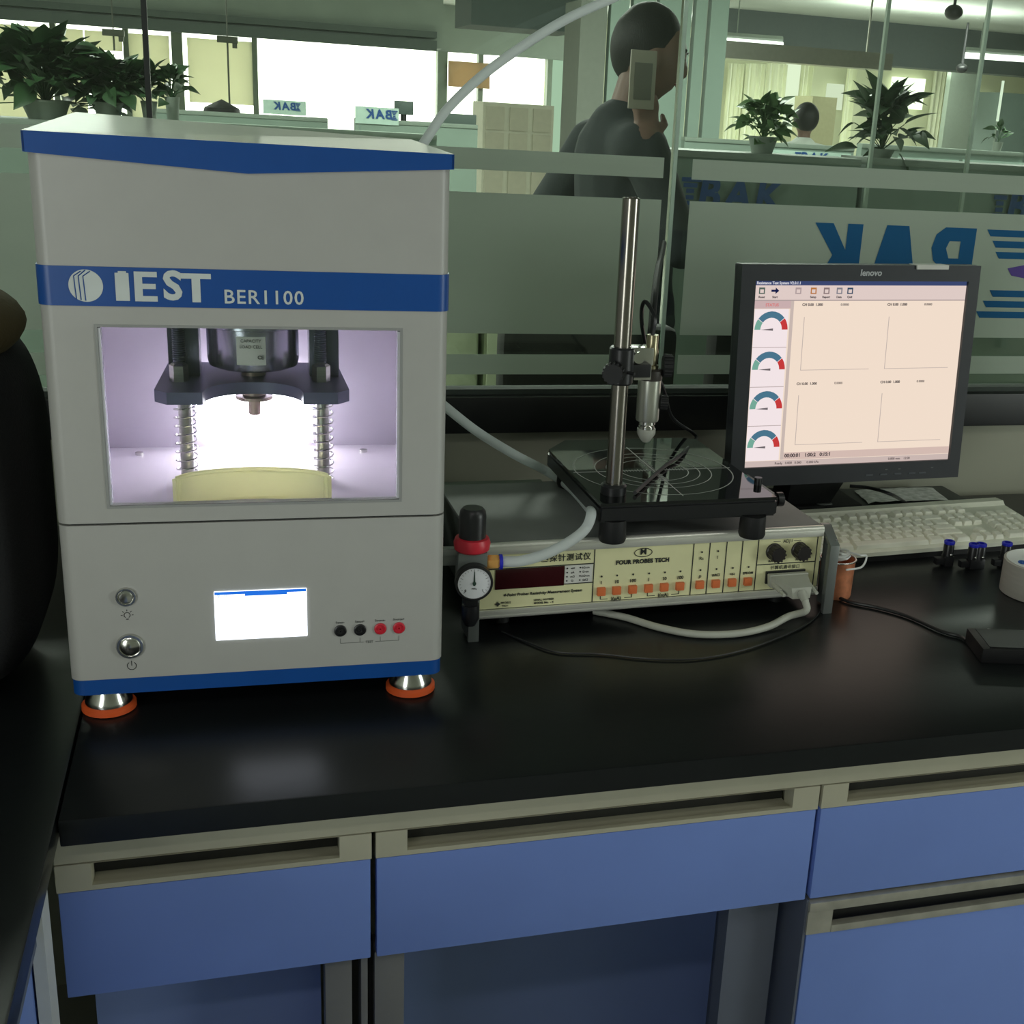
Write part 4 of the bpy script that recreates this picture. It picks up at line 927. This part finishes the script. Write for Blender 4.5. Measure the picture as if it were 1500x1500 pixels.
# column and panelled partition
rect('wall_column', 846, 0, 884, 260, 7.0, .35, mat('grey_column', (118, 122, 114), .8), ground=True)
pw_ = empty('wall_panels', kind='structure')
PANEL = mat('grey_green_panel', (134, 152, 142), .6, var=.03, scale=2)
for u0, u1 in ((886, 916), (918, 953), (955, 1006), (1008, 1028), (1030, 1059)):
    MB().box(at(u0, 150, 7).x+.008, at(u1, 150, 7).x-.008, 7, 7.06, 0, CZ).build('panel', PANEL, pw_)
# far right: curtains, columns, openings
def farpiece(name, u0, u1, v0, v1, Y, mt, kind='structure', tv=None, t=.1):
    o = MB().box(at(u0, 150, Y).x, at(u1, 150, Y).x, Y, Y+t, 0 if v1 == 330 else ZH((u0+u1)/2, v1, Y), ZH((u0+u1)/2, v0, Y)).build(name, mt)
    if tv: tag(o, *tv)
    else: o['kind'] = kind
    return o
w3 = empty('window_3', kind='structure'); w3['label'] = 'bright windows and pale curtains in the far right wall'
for u0, u1, v0, v1, st_ in ((1150, 1168, 92, 190, 1.2), (1306, 1352, 112, 158, 2.2), (1212, 1234, 122, 160, 1.0), (1428, 1456, 138, 160, .9), (1426, 1454, 166, 190, .7)):
    a, b = at(u0, 150, WF+.2), at(u1, 150, WF+.2)
    MB().box(a.x, b.x, WF+.2, WF+.28, ZH(u0, v1, WF+.2), ZH(u0, v0, WF+.2)).build('pane', emit('far_pane_%d' % int(st_*10), (235, 245, 215), st_), w3)
CURT = mat('cream_curtain', (238, 240, 214), .8, var=.1, stretch=(12, 1, 1), scale=3)
for u0, u1 in ((1062, 1085), (1088, 1116), (1118, 1148), (1170, 1186), (1236, 1250), (1362, 1384)):
    m = MB(); a, b = at(u0, 150, WF-.1).x, at(u1, 150, WF-.1).x; nn = 12; V = []
    for i in range(nn+1):
        for z in (.7, ZH(u0, 92, WF-.1)): V.append((a+(b-a)*i/nn, WF-.1+.03*math.sin(i*1.9), z))
    m.raw(V, [(2*i, 2*i+2, 2*i+3, 2*i+1) for i in range(nn)]).build('curtain', CURT, w3)
farpiece('wall_pier', 1388, 1428, 60, 330, 14.5, mat('grey_green_pier', (128, 138, 126), .8))
farpiece('cupboard', 1464, 1540, 138, 330, 12, mat('grey_cupboard', (110, 126, 120), .6), tv=('tall grey cupboard far behind at the right edge', 'cupboard'), t=.5)
farpiece('cupboard', 1190, 1226, 142, 330, 14, mat('cream_cupboard', (190, 186, 150), .6), tv=('cream cupboard against the far wall between the two potted plants', 'cupboard'), t=.5)
p = at(1465, 150, 11.9); vl = empty('standing_lamp', (p.x, 11.9, 0), 0, 'thin bright vertical tube lamp beside the grey cupboard', 'lamp')
MB().cyl((0, 0, ZH(1465, 178, 11.9)), (0, 0, ZH(1465, 118, 11.9)), .014, n=10).build('tube', emit('tube_lamp', (225, 240, 215), 1.2), vl)
m = MB(); m.cyl((0, 0, .01), (0, 0, ZH(1465, 178, 11.9)), .010, n=8); m.lathe([(.1, 0), (.1, .02), (0, .03)], 20); m.build('pole', POT, vl)
# ceiling lamps
for u0, v0, u1, v1, lab in ((1063, 60, 1146, 66, 'bright ceiling tube lamp right of the standing person'), (1414, 81, 1520, 88, 'bright ceiling tube lamp at the right edge of the picture'), (1195, 28, 1232, 24, 'small faint ceiling tube lamp high at the right')):
    Y = 12 if u0 != 1195 else 14
    a, b = at(u0, v0, Y), at(u1, v1, Y)
    l = empty('ceiling_lamp', ((a.x+b.x)/2, Y, a.z), 0, lab, 'lamp', 'tube lamps under the office ceiling'); c = Vector(((a.x+b.x)/2, Y, a.z)); dv = b-a
    MB().tube([a-c, b-c], .030, 10).build('tube', emit('lamp_tube', (245, 250, 240), 3.0), l); MB().tube([a-c+Vector((0, .02, .05)), b-c+Vector((0, .02, .05))], .035, 6).build('housing', POT, l)
    MB().cyl(((b-a).x*-.3, .02, .06), ((b-a).x*-.3, .02, max(.1, CZ-a.z)), .006, n=6).build('hanger', POT, l)
for u, v, Y, lab in ((1397, 18, 9, 'dark dome detector on the ceiling at the upper right'), (1409, 100, 11, 'round black speaker hanging left of the right edge')):
    p = at(u, v, Y); MBx = MB(); MBx.sph(p, .07 if v < 50 else .055, 10, (1, 1, .8)); MBx.cyl(p, (p.x, p.y, min(CZ, p.z+.4)), .012, n=8); tag(MBx.build('ceiling_dome', BLACKP), lab, 'detector')
# hanging sign bar with a rod, left centre
for u, v, r_, lab in ((333, 58, 152, 'small dark lamp head on a thin pole before the bright window'), (166, 48, 74, 'small dark lamp head hanging before the left window')):
    Y = 9; p = at(u, v, Y); q = at(u, r_, Y); l = empty('pole_lamp', p, 0, lab, 'lamp')
    MB().box(-.065, .065, -.03, .03, -.02, .02, .004).m(BLACKM).build('lamp_head', mat('grey_lamp_head', (80, 84, 70), .5), l); MB().box(.03, .06, -.02, .02, -.05, -.02).build('lamp_head_end', mat('grey_lamp_head', (80, 84, 70), .5), l)
    MB().cyl((-.0, 0, -.02), (0, 0, q.z-p.z), .006, n=6).build('pole', mat('grey_lamp_head', (80, 84, 70), .5), l)
    MB().cyl((0, 0, .02), (0, 0, CZ-p.z), .004, n=6).build('hanger', mat('grey_lamp_head', (80, 84, 70), .5), l)
# desk partitions
PART = mat('partition_fabric', (118, 134, 124), .8, var=.05, scale=6)
PLAQ = mat('pale_partition_board', (168, 190, 180), .5)
DBLUE = mat('dark_blue_print', (24, 66, 124), .5)
def partition(u0, u1, v, Y, label, mt=PART, cap=True, text_u=None, mirror=False, th=.05, plaque=None, size=None):
    x0, x1 = at(u0, v, Y).x, at(u1, v, Y).x; zt = at((u0+u1)/2, v, Y).z
    e = empty('desk_partition', (x0, Y, 0), 0, label, 'partition')
    MB().box(0, x1-x0, 0, th, 0, zt-.02).build('panel', mt, e)
    MB().box(0, x1-x0, -.006, th+.006, zt-.02, zt, .003).build('cap_rail', mat('pale_cap_rail', (118, 130, 120), .5), e)
    if plaque:
        for a, b, va, vb in plaque: MB().box(at(a, va, Y).x-x0, at(b, va, Y).x-x0, -.008, 0, at((a+b)/2, vb, Y).z, at((a+b)/2, va, Y).z).build('board', PLAQ, e)
    for tu, tv_, h, mir in (text_u or ()):
        p = at(tu, tv_, Y); s_ = h*Y/F*1.05/.7
        text('BAK', p.x-x0, -.011, p.z, s_, DBLUE, e, 'lettering', bold=s_*.035, mirror=mir, shear=.12, space=1.25)
        w_ = s_*.5
        m = MB()
        for i, (a, b, z) in enumerate(((-1, 1, .9), (-.8, .6, .55), (-.5, .3, .2), (-.5, .3, -.2), (-.8, .6, -.55), (-1, 1, -.9))):
            m.box(p.x-x0-w_*2.45*(1 if not mir else -1)+a*w_*.5, p.x-x0-w_*2.45*(1 if not mir else -1)+b*w_*.5, -.010, -.009, p.z+z*w_*.75-.1*w_, p.z+z*w_*.75+.1*w_)
        m.build('logo_stripe', DBLUE, e)
    return zt
PR1 = partition(985, 1262, 226, 3.6, th=.17, label='grey green desk partition with blue letters right of the glass joint', text_u=((1080, 287, 42, False),))
PR2 = partition(1268, 1600, 240, 3.6, th=.17, label='grey green desk partition with blue letters behind the screen top', text_u=((1528, 305, 46, False),))
PL = partition(-150, 275, 176, 3.6, th=.17, label='grey desk partition under the dark plants at the left')
partition(215, 640, 186, 5.0, 'grey desk partition seen over the roof of the press')
partition(225, 480, 166, 7.0, 'low grey partition with mirrored dark letters before the windows', text_u=((418, 156, 9, True),), plaque=((385, 448, 147, 168),))
PM = partition(520, 700, 178, 6.6, label='low grey partition with mirrored dark letters at the middle window', text_u=((556, 168, 11, True),), plaque=((520, 584, 157, 182),))
partition(1125, 1252, 212, 6.0, 'pale partition with small blue letters under the left potted plant', plaque=((1128, 1246, 222, 262),), text_u=((1190, 232, 14, False),))
P56 = partition(1262, 1500, 217, 5.6, label='pale partition with small dark letters under the right potted plant', plaque=((1315, 1404, 232, 268), (1410, 1500, 236, 270)), text_u=((1346, 246, 16, False),))
partition(1003, 1120, 204, 6.4, 'dim grey partition between the glass joint and the left potted plant')
# glass screens above the right partitions: posts
for u0, v0, u1, v1 in ((1302, 0, 1272, 250), (1449, 0, 1414, 250)):
    a, b = at(u0, v0, 3.45), at(u1, v1, 3.45); MB().box(b.x-.005, b.x+.005, 3.44, 3.452, .0, CZ).build('screen_post', mat('grey_green_post', (150, 166, 152), .3), tagv=('slim grey upright of the inner glass screen, %s' % ('left of the spiky plant' if u0 < 1400 else 'right of the spiky plant'), 'post'))
# white cupboards in the middle
e = empty('cabinet_row', at(708, 150, 9) * 1, 0, 'low white cupboards below the bright middle window', 'cupboard'); p0 = e.location.copy(); e.location = (p0.x, 9, 0)
x1 = at(812, 150, 9).x
MB().box(0, x1-p0.x, 0, .4, 0, ZH(760, 152, 9)).build('body', mat('white_cupboard', (215, 212, 195), .6), e)
for i in range(3):
    a = (x1-p0.x)*i/3; MB().box(a+.02, a+(x1-p0.x)/3-.02, -.015, 0, .3, ZH(760, 196, 9)).build('door', mat('white_cupboard_door', (196, 190, 172), .6), e)
    MB().box(a+.02, a+(x1-p0.x)/3-.02, -.015, 0, ZH(760, 192, 9), ZH(760, 158, 9)).build('door', mat('white_cupboard_door', (196, 190, 172), .6), e)
# cream boxes and dark chair low behind the glass
for a, b, lab in ((640, 706, 'pale cream cabinet low behind the glass beside the press'), (708, 782, 'pale cream cabinet low behind the glass with a yellow mark')):
    x0, x1 = at(a, 540, 2.95).x, at(b, 540, 2.95).x-.01
    e = empty('low_cabinet', (x0, 2.95, 0), 0, lab, 'cabinet'); MB().box(0, x1-x0, 0, .3, 0, 1.0, .004).build('body', mat('pale_green_cream', (190, 200, 170), .5), e)
    MB().box(.006, x1-x0-.006, -.012, 0, .05, .94, .002).build('door', mat('pale_green_cream', (190, 200, 170), .5), e)
def chair(x, y, z1, lab):
    e = empty('office_chair', (x, y, 0), 0, lab, 'chair', 'black office chairs behind the glass'); e.scale = (.78, .78, 1)
    m = MB(); m.box(-.22, .22, -.04, .04, .55, z1, .035, seg=4); m.build('backrest', BLACKM, e)
    MB().box(-.24, .24, .04, .5, .44, .52, .03, seg=3).build('seat', BLACKM, e); MB().cyl((0, .26, .08), (0, .26, .45), .03).build('post', CHROME, e)
    for k in range(5):
        a = 2*PI*k/5; MB().tube([(0, .26, .1), (.28*math.cos(a), .26+.28*math.sin(a), .06)], .018, 8).build('leg', BLACKM, e)
        MB().cyl((.28*math.cos(a)-.015, .26+.28*math.sin(a), .03), (.28*math.cos(a)+.015, .26+.28*math.sin(a), .03), .03).build('caster', BLACKM, e)
chair(at(850, 520, 2.3).x, 2.25, 1.02, 'black office chair low behind the glass left of the pole')
chair(at(1140, 520, 2.3).x, 2.25, 1.04, 'black office chair low behind the glass right of the pole')
p = at(325, 158, 8.2)
e = empty('round_chair', (p.x, 8.2, 0), 0, 'dark round topped chair far behind before the bright window', 'chair')
MB().lathe([(.14, p.z-.5), (.13, p.z-.1), (.10, p.z+.0), (0, p.z+.05)], 20).build('backrest', BLACKM, e); MB().cyl((0, 0, 0), (0, 0, p.z-.4), .03).build('post', BLACKM, e)
# monitors on far desks
for u, v, w, h, lab in ((592, 158, 26, 18, 'small dark monitor before the middle window'), (672, 180, 50, 24, 'small dark monitor left of the tan curtain')):
    p = at(u, v, 6.62); s_ = 6.62/F; e = empty('desk_monitor', (p.x, 6.62, 0), 0, lab, 'monitor')
    MB().box(-w*s_/2, w*s_/2, 0, .03, p.z-h*s_/2, p.z+h*s_/2, .004).build('panel', mat('dull_monitor', (70, 82, 78), .4), e); MB().cyl((0, .02, PM), (0, .02, p.z), .015).build('stand', BLACKM, e)

# ------------------------------------------------------------------ plants
def leaf_mesh(L_, W_, mt):
    V = []; N_ = 6
    for i in range(N_+1):
        t = i/N_; w = W_*math.sin(PI*min(1, t**.75))*(1-.25*t)*.5 if 0 < i < N_ else .0005
        z = -L_*.25*t*t
        V += [(t*L_, -w, z+w*.35), (t*L_, 0, z), (t*L_, w, z+w*.35)]
    Fc = []
    for i in range(N_):
        a = 3*i; Fc += [(a, a+1, a+4, a+3), (a+1, a+2, a+5, a+4)]
    me = bpy.data.meshes.new('leaf'); me.from_pydata(V, [], Fc); me.materials.append(mt)
    for p in me.polygons: p.use_smooth = True
    return me
def plant(u, vtop, vbase, hw, potw, poth, Y, label, n=55, mt=LEAF, leafL=.06, pointy=.6, seed=1, group='potted plants on the partitions', rest=0):
    rnd = random.Random(seed); base = at(u, vbase, Y); top = at(u, vtop, Y); s_ = Y/F
    H_ = top.z-base.z; pz = base.z-rest; e = empty('potted_plant', (base.x, Y, rest), 0, label, 'plant', group); r = potw*s_/2
    pot = MB().lathe([(r*.72, 0), (r, pz*.9), (r*1.06, pz*.9), (r*1.06, pz), (r*.9, pz), (r*.88, pz*.85), (0, pz*.85)], 20).build('pot', POT, e)
    lm = [leaf_mesh(leafL*k, leafL*k*pointy, mt) for k in (.75, 1, 1.25)]
    st_m = MB()
    for i in range(n):
        a = rnd.uniform(0, 2*PI); t = rnd.random()**.6; rad = hw*s_*rnd.uniform(.15, 1.0)*math.sqrt(max(.1, 1-(t*.95)**3))
        p = Vector((rad*math.cos(a), rad*.6*math.sin(a), pz+H_*(t*.92)-(.02 if t < .15 else 0)))
        o = bpy.data.objects.new('leaf', rnd.choice(lm)); COL.objects.link(o); o.parent = e
        el = rnd.uniform(-1.25, .1) if t > .5 else rnd.uniform(-.7, .6)
        az = a if rnd.random() < .8 else rnd.uniform(0, 2*PI)
        o.rotation_euler = (rnd.uniform(-.8, .8), el, az); o.location = p
        if i % 3 == 0: st_m.tube([(0, 0, pz*.85), (p.x*.4, p.y*.4, pz+(p.z-pz)*.6), p], .0016, 4)
    st_m.build('stems', mt, e)
plant(66, 58, 146, 74, 60, 34, 3.69, 'large dark leafy plant in a grey pot at the upper left', 260, seed=3, leafL=.066, pointy=.75, rest=PL)
plant(158, 92, 150, 52, 36, 26, 3.68, 'low dark leafy plant right of the large one at the upper left', 180, seed=5, leafL=.05, pointy=.8, rest=PL)
plant(218, 100, 148, 22, 20, 26, 3.68, 'small dark plant just left of the dark glass joint', 36, seed=8, leafL=.04, pointy=.8, rest=PL)
plant(252, 106, 142, 22, 18, 24, 3.67, 'small dark plant just right of the dark glass joint', 36, seed=11, leafL=.04, pointy=.8, rest=PL)
plant(1118, 145, 200, 46, 44, 34, 3.69, 'bushy mid green potted plant left of the worker in white', 150, LEAF2, .042, .85, seed=13, rest=PR1)
plant(1292, 135, 218, 60, 40, 22, 3.69, 'big dark spiky leaved plant above the screen', 110, LEAF, .085, .5, seed=17, rest=PR2)
plant(1462, 182, 208, 24, 16, 14, 5.62, 'tiny plant far behind at the right edge', 16, LEAF, .05, .6, seed=19, rest=P56)

# ------------------------------------------------------------------ people
SKIN = mat('skin', (120, 94, 84), .5, var=.05); SHIRT = mat('dark_grey_shirt', (50, 56, 58), .85, bump=.3, bscale=200); HAIR = mat('black_hair', (22, 24, 24), .6, bump=.6, bscale=400, stretch=(1, 1, .2)); JEANS = mat('dark_trousers', (34, 38, 48), .85)
def limb(m, pts):
    for (p, r) in pts: m.sph(p, r, 8)
    for (a, ra), (b, rb) in zip(pts, pts[1:]): m.cyl(a, b, ra, rb, 14)
def person(root, height, face, pose, shirt, label):
    pass
K = 1.640/1.75
p = at(948, 60, 3.15)
PE = empty('person', (p.x-.02, 3.15, 0), 0, 'standing person in a dark grey T-shirt holding a pale phone behind the glass', 'person')
PE.scale = (K, K, K)
# figure faces +x, slightly turned towards the glass; local units for a height of 1.75
m = MB()
hc = Vector((.035, 0, 1.640))
hm = bmesh.new(); bmesh.ops.create_uvsphere(hm, u_segments=40, v_segments=28, radius=1)
for v in hm.verts:
    x, y, z = v.co
    q = Vector((x*.094, y*.076, z*.112))
    if z < 0 and x > 0: q.x *= 1-.12*(-z); q.z -= .012*(-z)*x
    if z < -.3: q.y *= 1-.28*(-z-.3); 
    if z < -.5 and x < 0: q.x *= .55
    if x > .75 and abs(y) < .3 and -.35 < z < .12: q.x += .020*(1-abs(y)/.3)*(1-max(0, z+.15)/.27)*(1 if z > -.3 else .4)     # nose
    if x > .6 and .02 < z < .22 and .25 < abs(y) < .6: q.x -= .006      # eye sockets
    if x > .6 and -.6 < z < -.45 and abs(y) < .35: q.x += .004          # lips
    if x > .4 and z < -.82: q.x += .006
    v.co = q
bmesh.ops.transform(hm, matrix=Matrix.Translation(hc) @ Matrix.Rotation(math.radians(12), 4, 'Y') @ Matrix.Rotation(math.radians(-24), 4, 'Z'), verts=hm.verts)
m._add(hm)
for s in (-1, 1): m.sph(hc+Vector((-.012, s*.078, -.01)), .024, 8, (.8, .4, 1.2))
limb(m, [((.0, 0, 1.58), .050), ((-.02, 0, 1.49), .056), ((-.025, 0, 1.42), .10)])
limb(m, [((-.03, 0, 1.38), .12), ((-.01, 0, 1.22), .125), ((0, 0, 1.05), .118), ((0, 0, .94), .14)])
for s in (-1, 1):
    limb(m, [((-.03, 0, 1.42), .06), ((-.03, s*.17, 1.415), .058)])
    limb(m, [((0, s*.05, .94), .11), ((0, s*.095, .90), .095), ((.01, s*.10, .49), .058), ((-.01, s*.10, .10), .040), ((-.01, s*.10, .06), .04)])
    limb(m, [((-.02, s*.10, .05), .04), ((.13, s*.115, .035), .033)])
# arm nearest the glass hangs slightly back, hand with fingers
def hand(m, w, d, up, curl, s=1, thumb=1):
    d = Vector(d).normalized(); side = d.cross(Vector(up)).normalized(); nrm = side.cross(d).normalized(); w = Vector(w)
    pc = w+d*.045
    for k in range(-1, 2): limb(m, [(w+side*.012*k, .016), (w+d*.085+side*.022*k, .013)])
    for i, (o, L_) in enumerate(((-.030, .062), (-.010, .074), (.010, .070), (.028, .055))):
        a = w+d*.085+side*o; b_ = a+(d*math.cos(curl*.5)+nrm*math.sin(curl*.5))*L_*.5; c = b_+(d*math.cos(curl*1.4)+nrm*math.sin(curl*1.4))*L_*.32; e_ = c+(d*math.cos(curl*2.1)+nrm*math.sin(curl*2.1))*L_*.25
        limb(m, [(a, .0095), (b_, .0088), (c, .0082), (e_, .0070)])
    a = w+d*.02-side*.025*thumb; b_ = a+(d*.6-side*.7*thumb+nrm*.4)*.035; c = b_+(d*.8+nrm*.6)*.03
    limb(m, [(a, .013), (b_, .011), (c, .009)])
sh1 = Vector((-.07, .17, 1.405)); el1 = Vector((-.215, .20, 1.17)); wr1 = Vector((-.13, .24, .93))
limb(m, [(sh1, .054), (sh1.lerp(el1, .5), .046), (el1, .038), (el1.lerp(wr1, .35), .039), (wr1, .026)]); hand(m, wr1, (.25, 0, -1), (1, 0, 0), .5)
# other arm raises the phone
phw = at(941, 117, 2.97); ph = (phw-PE.location)/K
sh2 = Vector((-.02, -.17, 1.40)); el2 = Vector((.075, -.25, 1.16)); wr2 = Vector((ph.x+.03, ph.y+.012, ph.z-.15))
limb(m, [(sh2, .054), (sh2.lerp(el2, .5), .045), (el2, .038), (el2.lerp(wr2, .35), .037), (wr2, .026)])
hand(m, wr2, (-.12, .12, 1), (.1, 1, 0), 1.15)
body = remeshed(m, 'body', SKIN, PE, .0065)
m = MB()
limb(m, [((-.028, 0, 1.475), .062), ((-.03, 0, 1.43), .105), ((-.03, 0, 1.38), .132), ((-.01, 0, 1.22), .140), ((0, 0, 1.05), .135), ((0, 0, .94), .152)])
for s in (-1, 1): limb(m, [((-.03, 0, 1.41), .085), ((-.04, s*.16, 1.405), .070)])
limb(m, [(sh1, .068), (sh1.lerp(el1, .45), .060), (sh1.lerp(el1, .75), .058)]); limb(m, [(sh2, .066), (sh2.lerp(el2, .45), .058), (sh2.lerp(el2, .98), .054)])
remeshed(m, 't_shirt', SHIRT, PE, .010)
m = MB(); limb(m, [((0, 0, .98), .148), ((0, 0, .90), .150)])
for s in (-1, 1): limb(m, [((0, s*.08, .90), .108), ((.01, s*.10, .49), .074), ((-.01, s*.10, .09), .062)])
remeshed(m, 'trousers', JEANS, PE, .012)
for s in (-1, 1):
    m = MB(); m.sph((.045, s*.108, .042), .1, 10, (1.35, .48, .40)); m.build('shoe', BLACKM, PE)
# hair cap
hm = bmesh.new(); bmesh.ops.create_uvsphere(hm, u_segments=40, v_segments=28, radius=1)
for v in hm.verts: v.co = Vector((v.co.x*.096-.019, v.co.y*(.083-.010*max(0, -v.co.z)), v.co.z*.112+.022)); v.co += v.co*.02*noise.noise(v.co*40)
bmesh.ops.transform(hm, matrix=Matrix.Translation(hc) @ Matrix.Rotation(math.radians(12), 4, 'Y') @ Matrix.Rotation(math.radians(-24), 4, 'Z'), verts=hm.verts)
m = MB(); m._add(hm); hr = m.build('hair', HAIR, PE)
HM = Matrix.Translation(hc) @ Matrix.Rotation(math.radians(12), 4, 'Y') @ Matrix.Rotation(math.radians(-24), 4, 'Z')
for s in (-1, 1): MB().sph(HM @ Vector((.083, s*.031, .010)), .010, 8).build('eye', mat('eye_white', (200, 200, 195), .2), PE); MB().sph(HM @ Vector((.0915, s*.032, .010)), .0035, 6).build('iris', BLACKP, PE)
m = MB(); m.tube(spline([HM @ Vector(q) for q in ((.083, -.022, -.055), (.091, 0, -.054), (.083, .022, -.055))], 5), .003, 6); m.build('mouth', mat('lips', (120, 70, 66), .5), PE)
for s in (-1, 1):
    m = MB(); m.tube(spline([HM @ Vector(q) for q in ((.088, s*.016, .030), (.090, s*.030, .035), (.080, s*.046, .030))], 5), .0028, 6); m.build('eyebrow', HAIR, PE)
# phone in the raised hand: a thing of its own
phn = empty('mobile_phone', phw, 0, 'pale upright phone held up beside the chin of the standing person', 'phone')
MB().box(-.032, .032, -.004, .004, -.066, .066, .003).build('body', mat('pale_phone_case', (158, 152, 140), .4), phn)
MB().box(-.022, .022, -.0055, -.004, -.045, .038, .001).build('camera_plate', mat('phone_plate', (110, 108, 100), .3), phn)
# second person, seated far behind, white shirt
p = at(1180, 174, 8.4)
P2_ = empty('person', (p.x, 8.4, 0), 0, 'dark haired worker in a white shirt far behind between the two potted plants', 'person')
hz = p.z-.01
m = MB(); m.sph((0, 0, hz), .085, 12, (.85, 1, 1.15)); limb(m, [((0, 0, hz-.08), .045), ((0, 0, hz-.16), .05)]); limb(m, [((0, 0, hz-.28), .12), ((0, .05, hz-.62), .13)])
for s in (-1, 1):
    limb(m, [((0, 0, hz-.2), .05), ((s*.17, .0, hz-.22), .05), ((s*.22, .08, hz-.45), .038), ((s*.12, .30, hz-.50), .028)]); hand(m, (s*.12, .30, hz-.50), (0, 1, 0), (0, 0, 1), .3)
    limb(m, [((s*.09, .05, hz-.64), .09), ((s*.10, .06, hz-1.05), .058), ((s*.10, .03, .06), .042), ((s*.10, -.10, .04), .035)])
remeshed(m, 'body', SKIN, P2_, .012)
m = MB(); limb(m, [((0, 0, hz-.2), .10), ((0, 0, hz-.3), .14), ((0, .05, hz-.62), .145)])
for s in (-1, 1): limb(m, [((0, 0, hz-.2), .07), ((s*.17, 0, hz-.22), .062), ((s*.22, .08, hz-.43), .052)])
remeshed(m, 'shirt', mat('white_shirt', (215, 222, 215), .8), P2_, .014)
m = MB(); m.sph((0, -.012, hz+.02), .098, 12, (.9, 1, 1.05)); m.build('hair', HAIR, P2_)
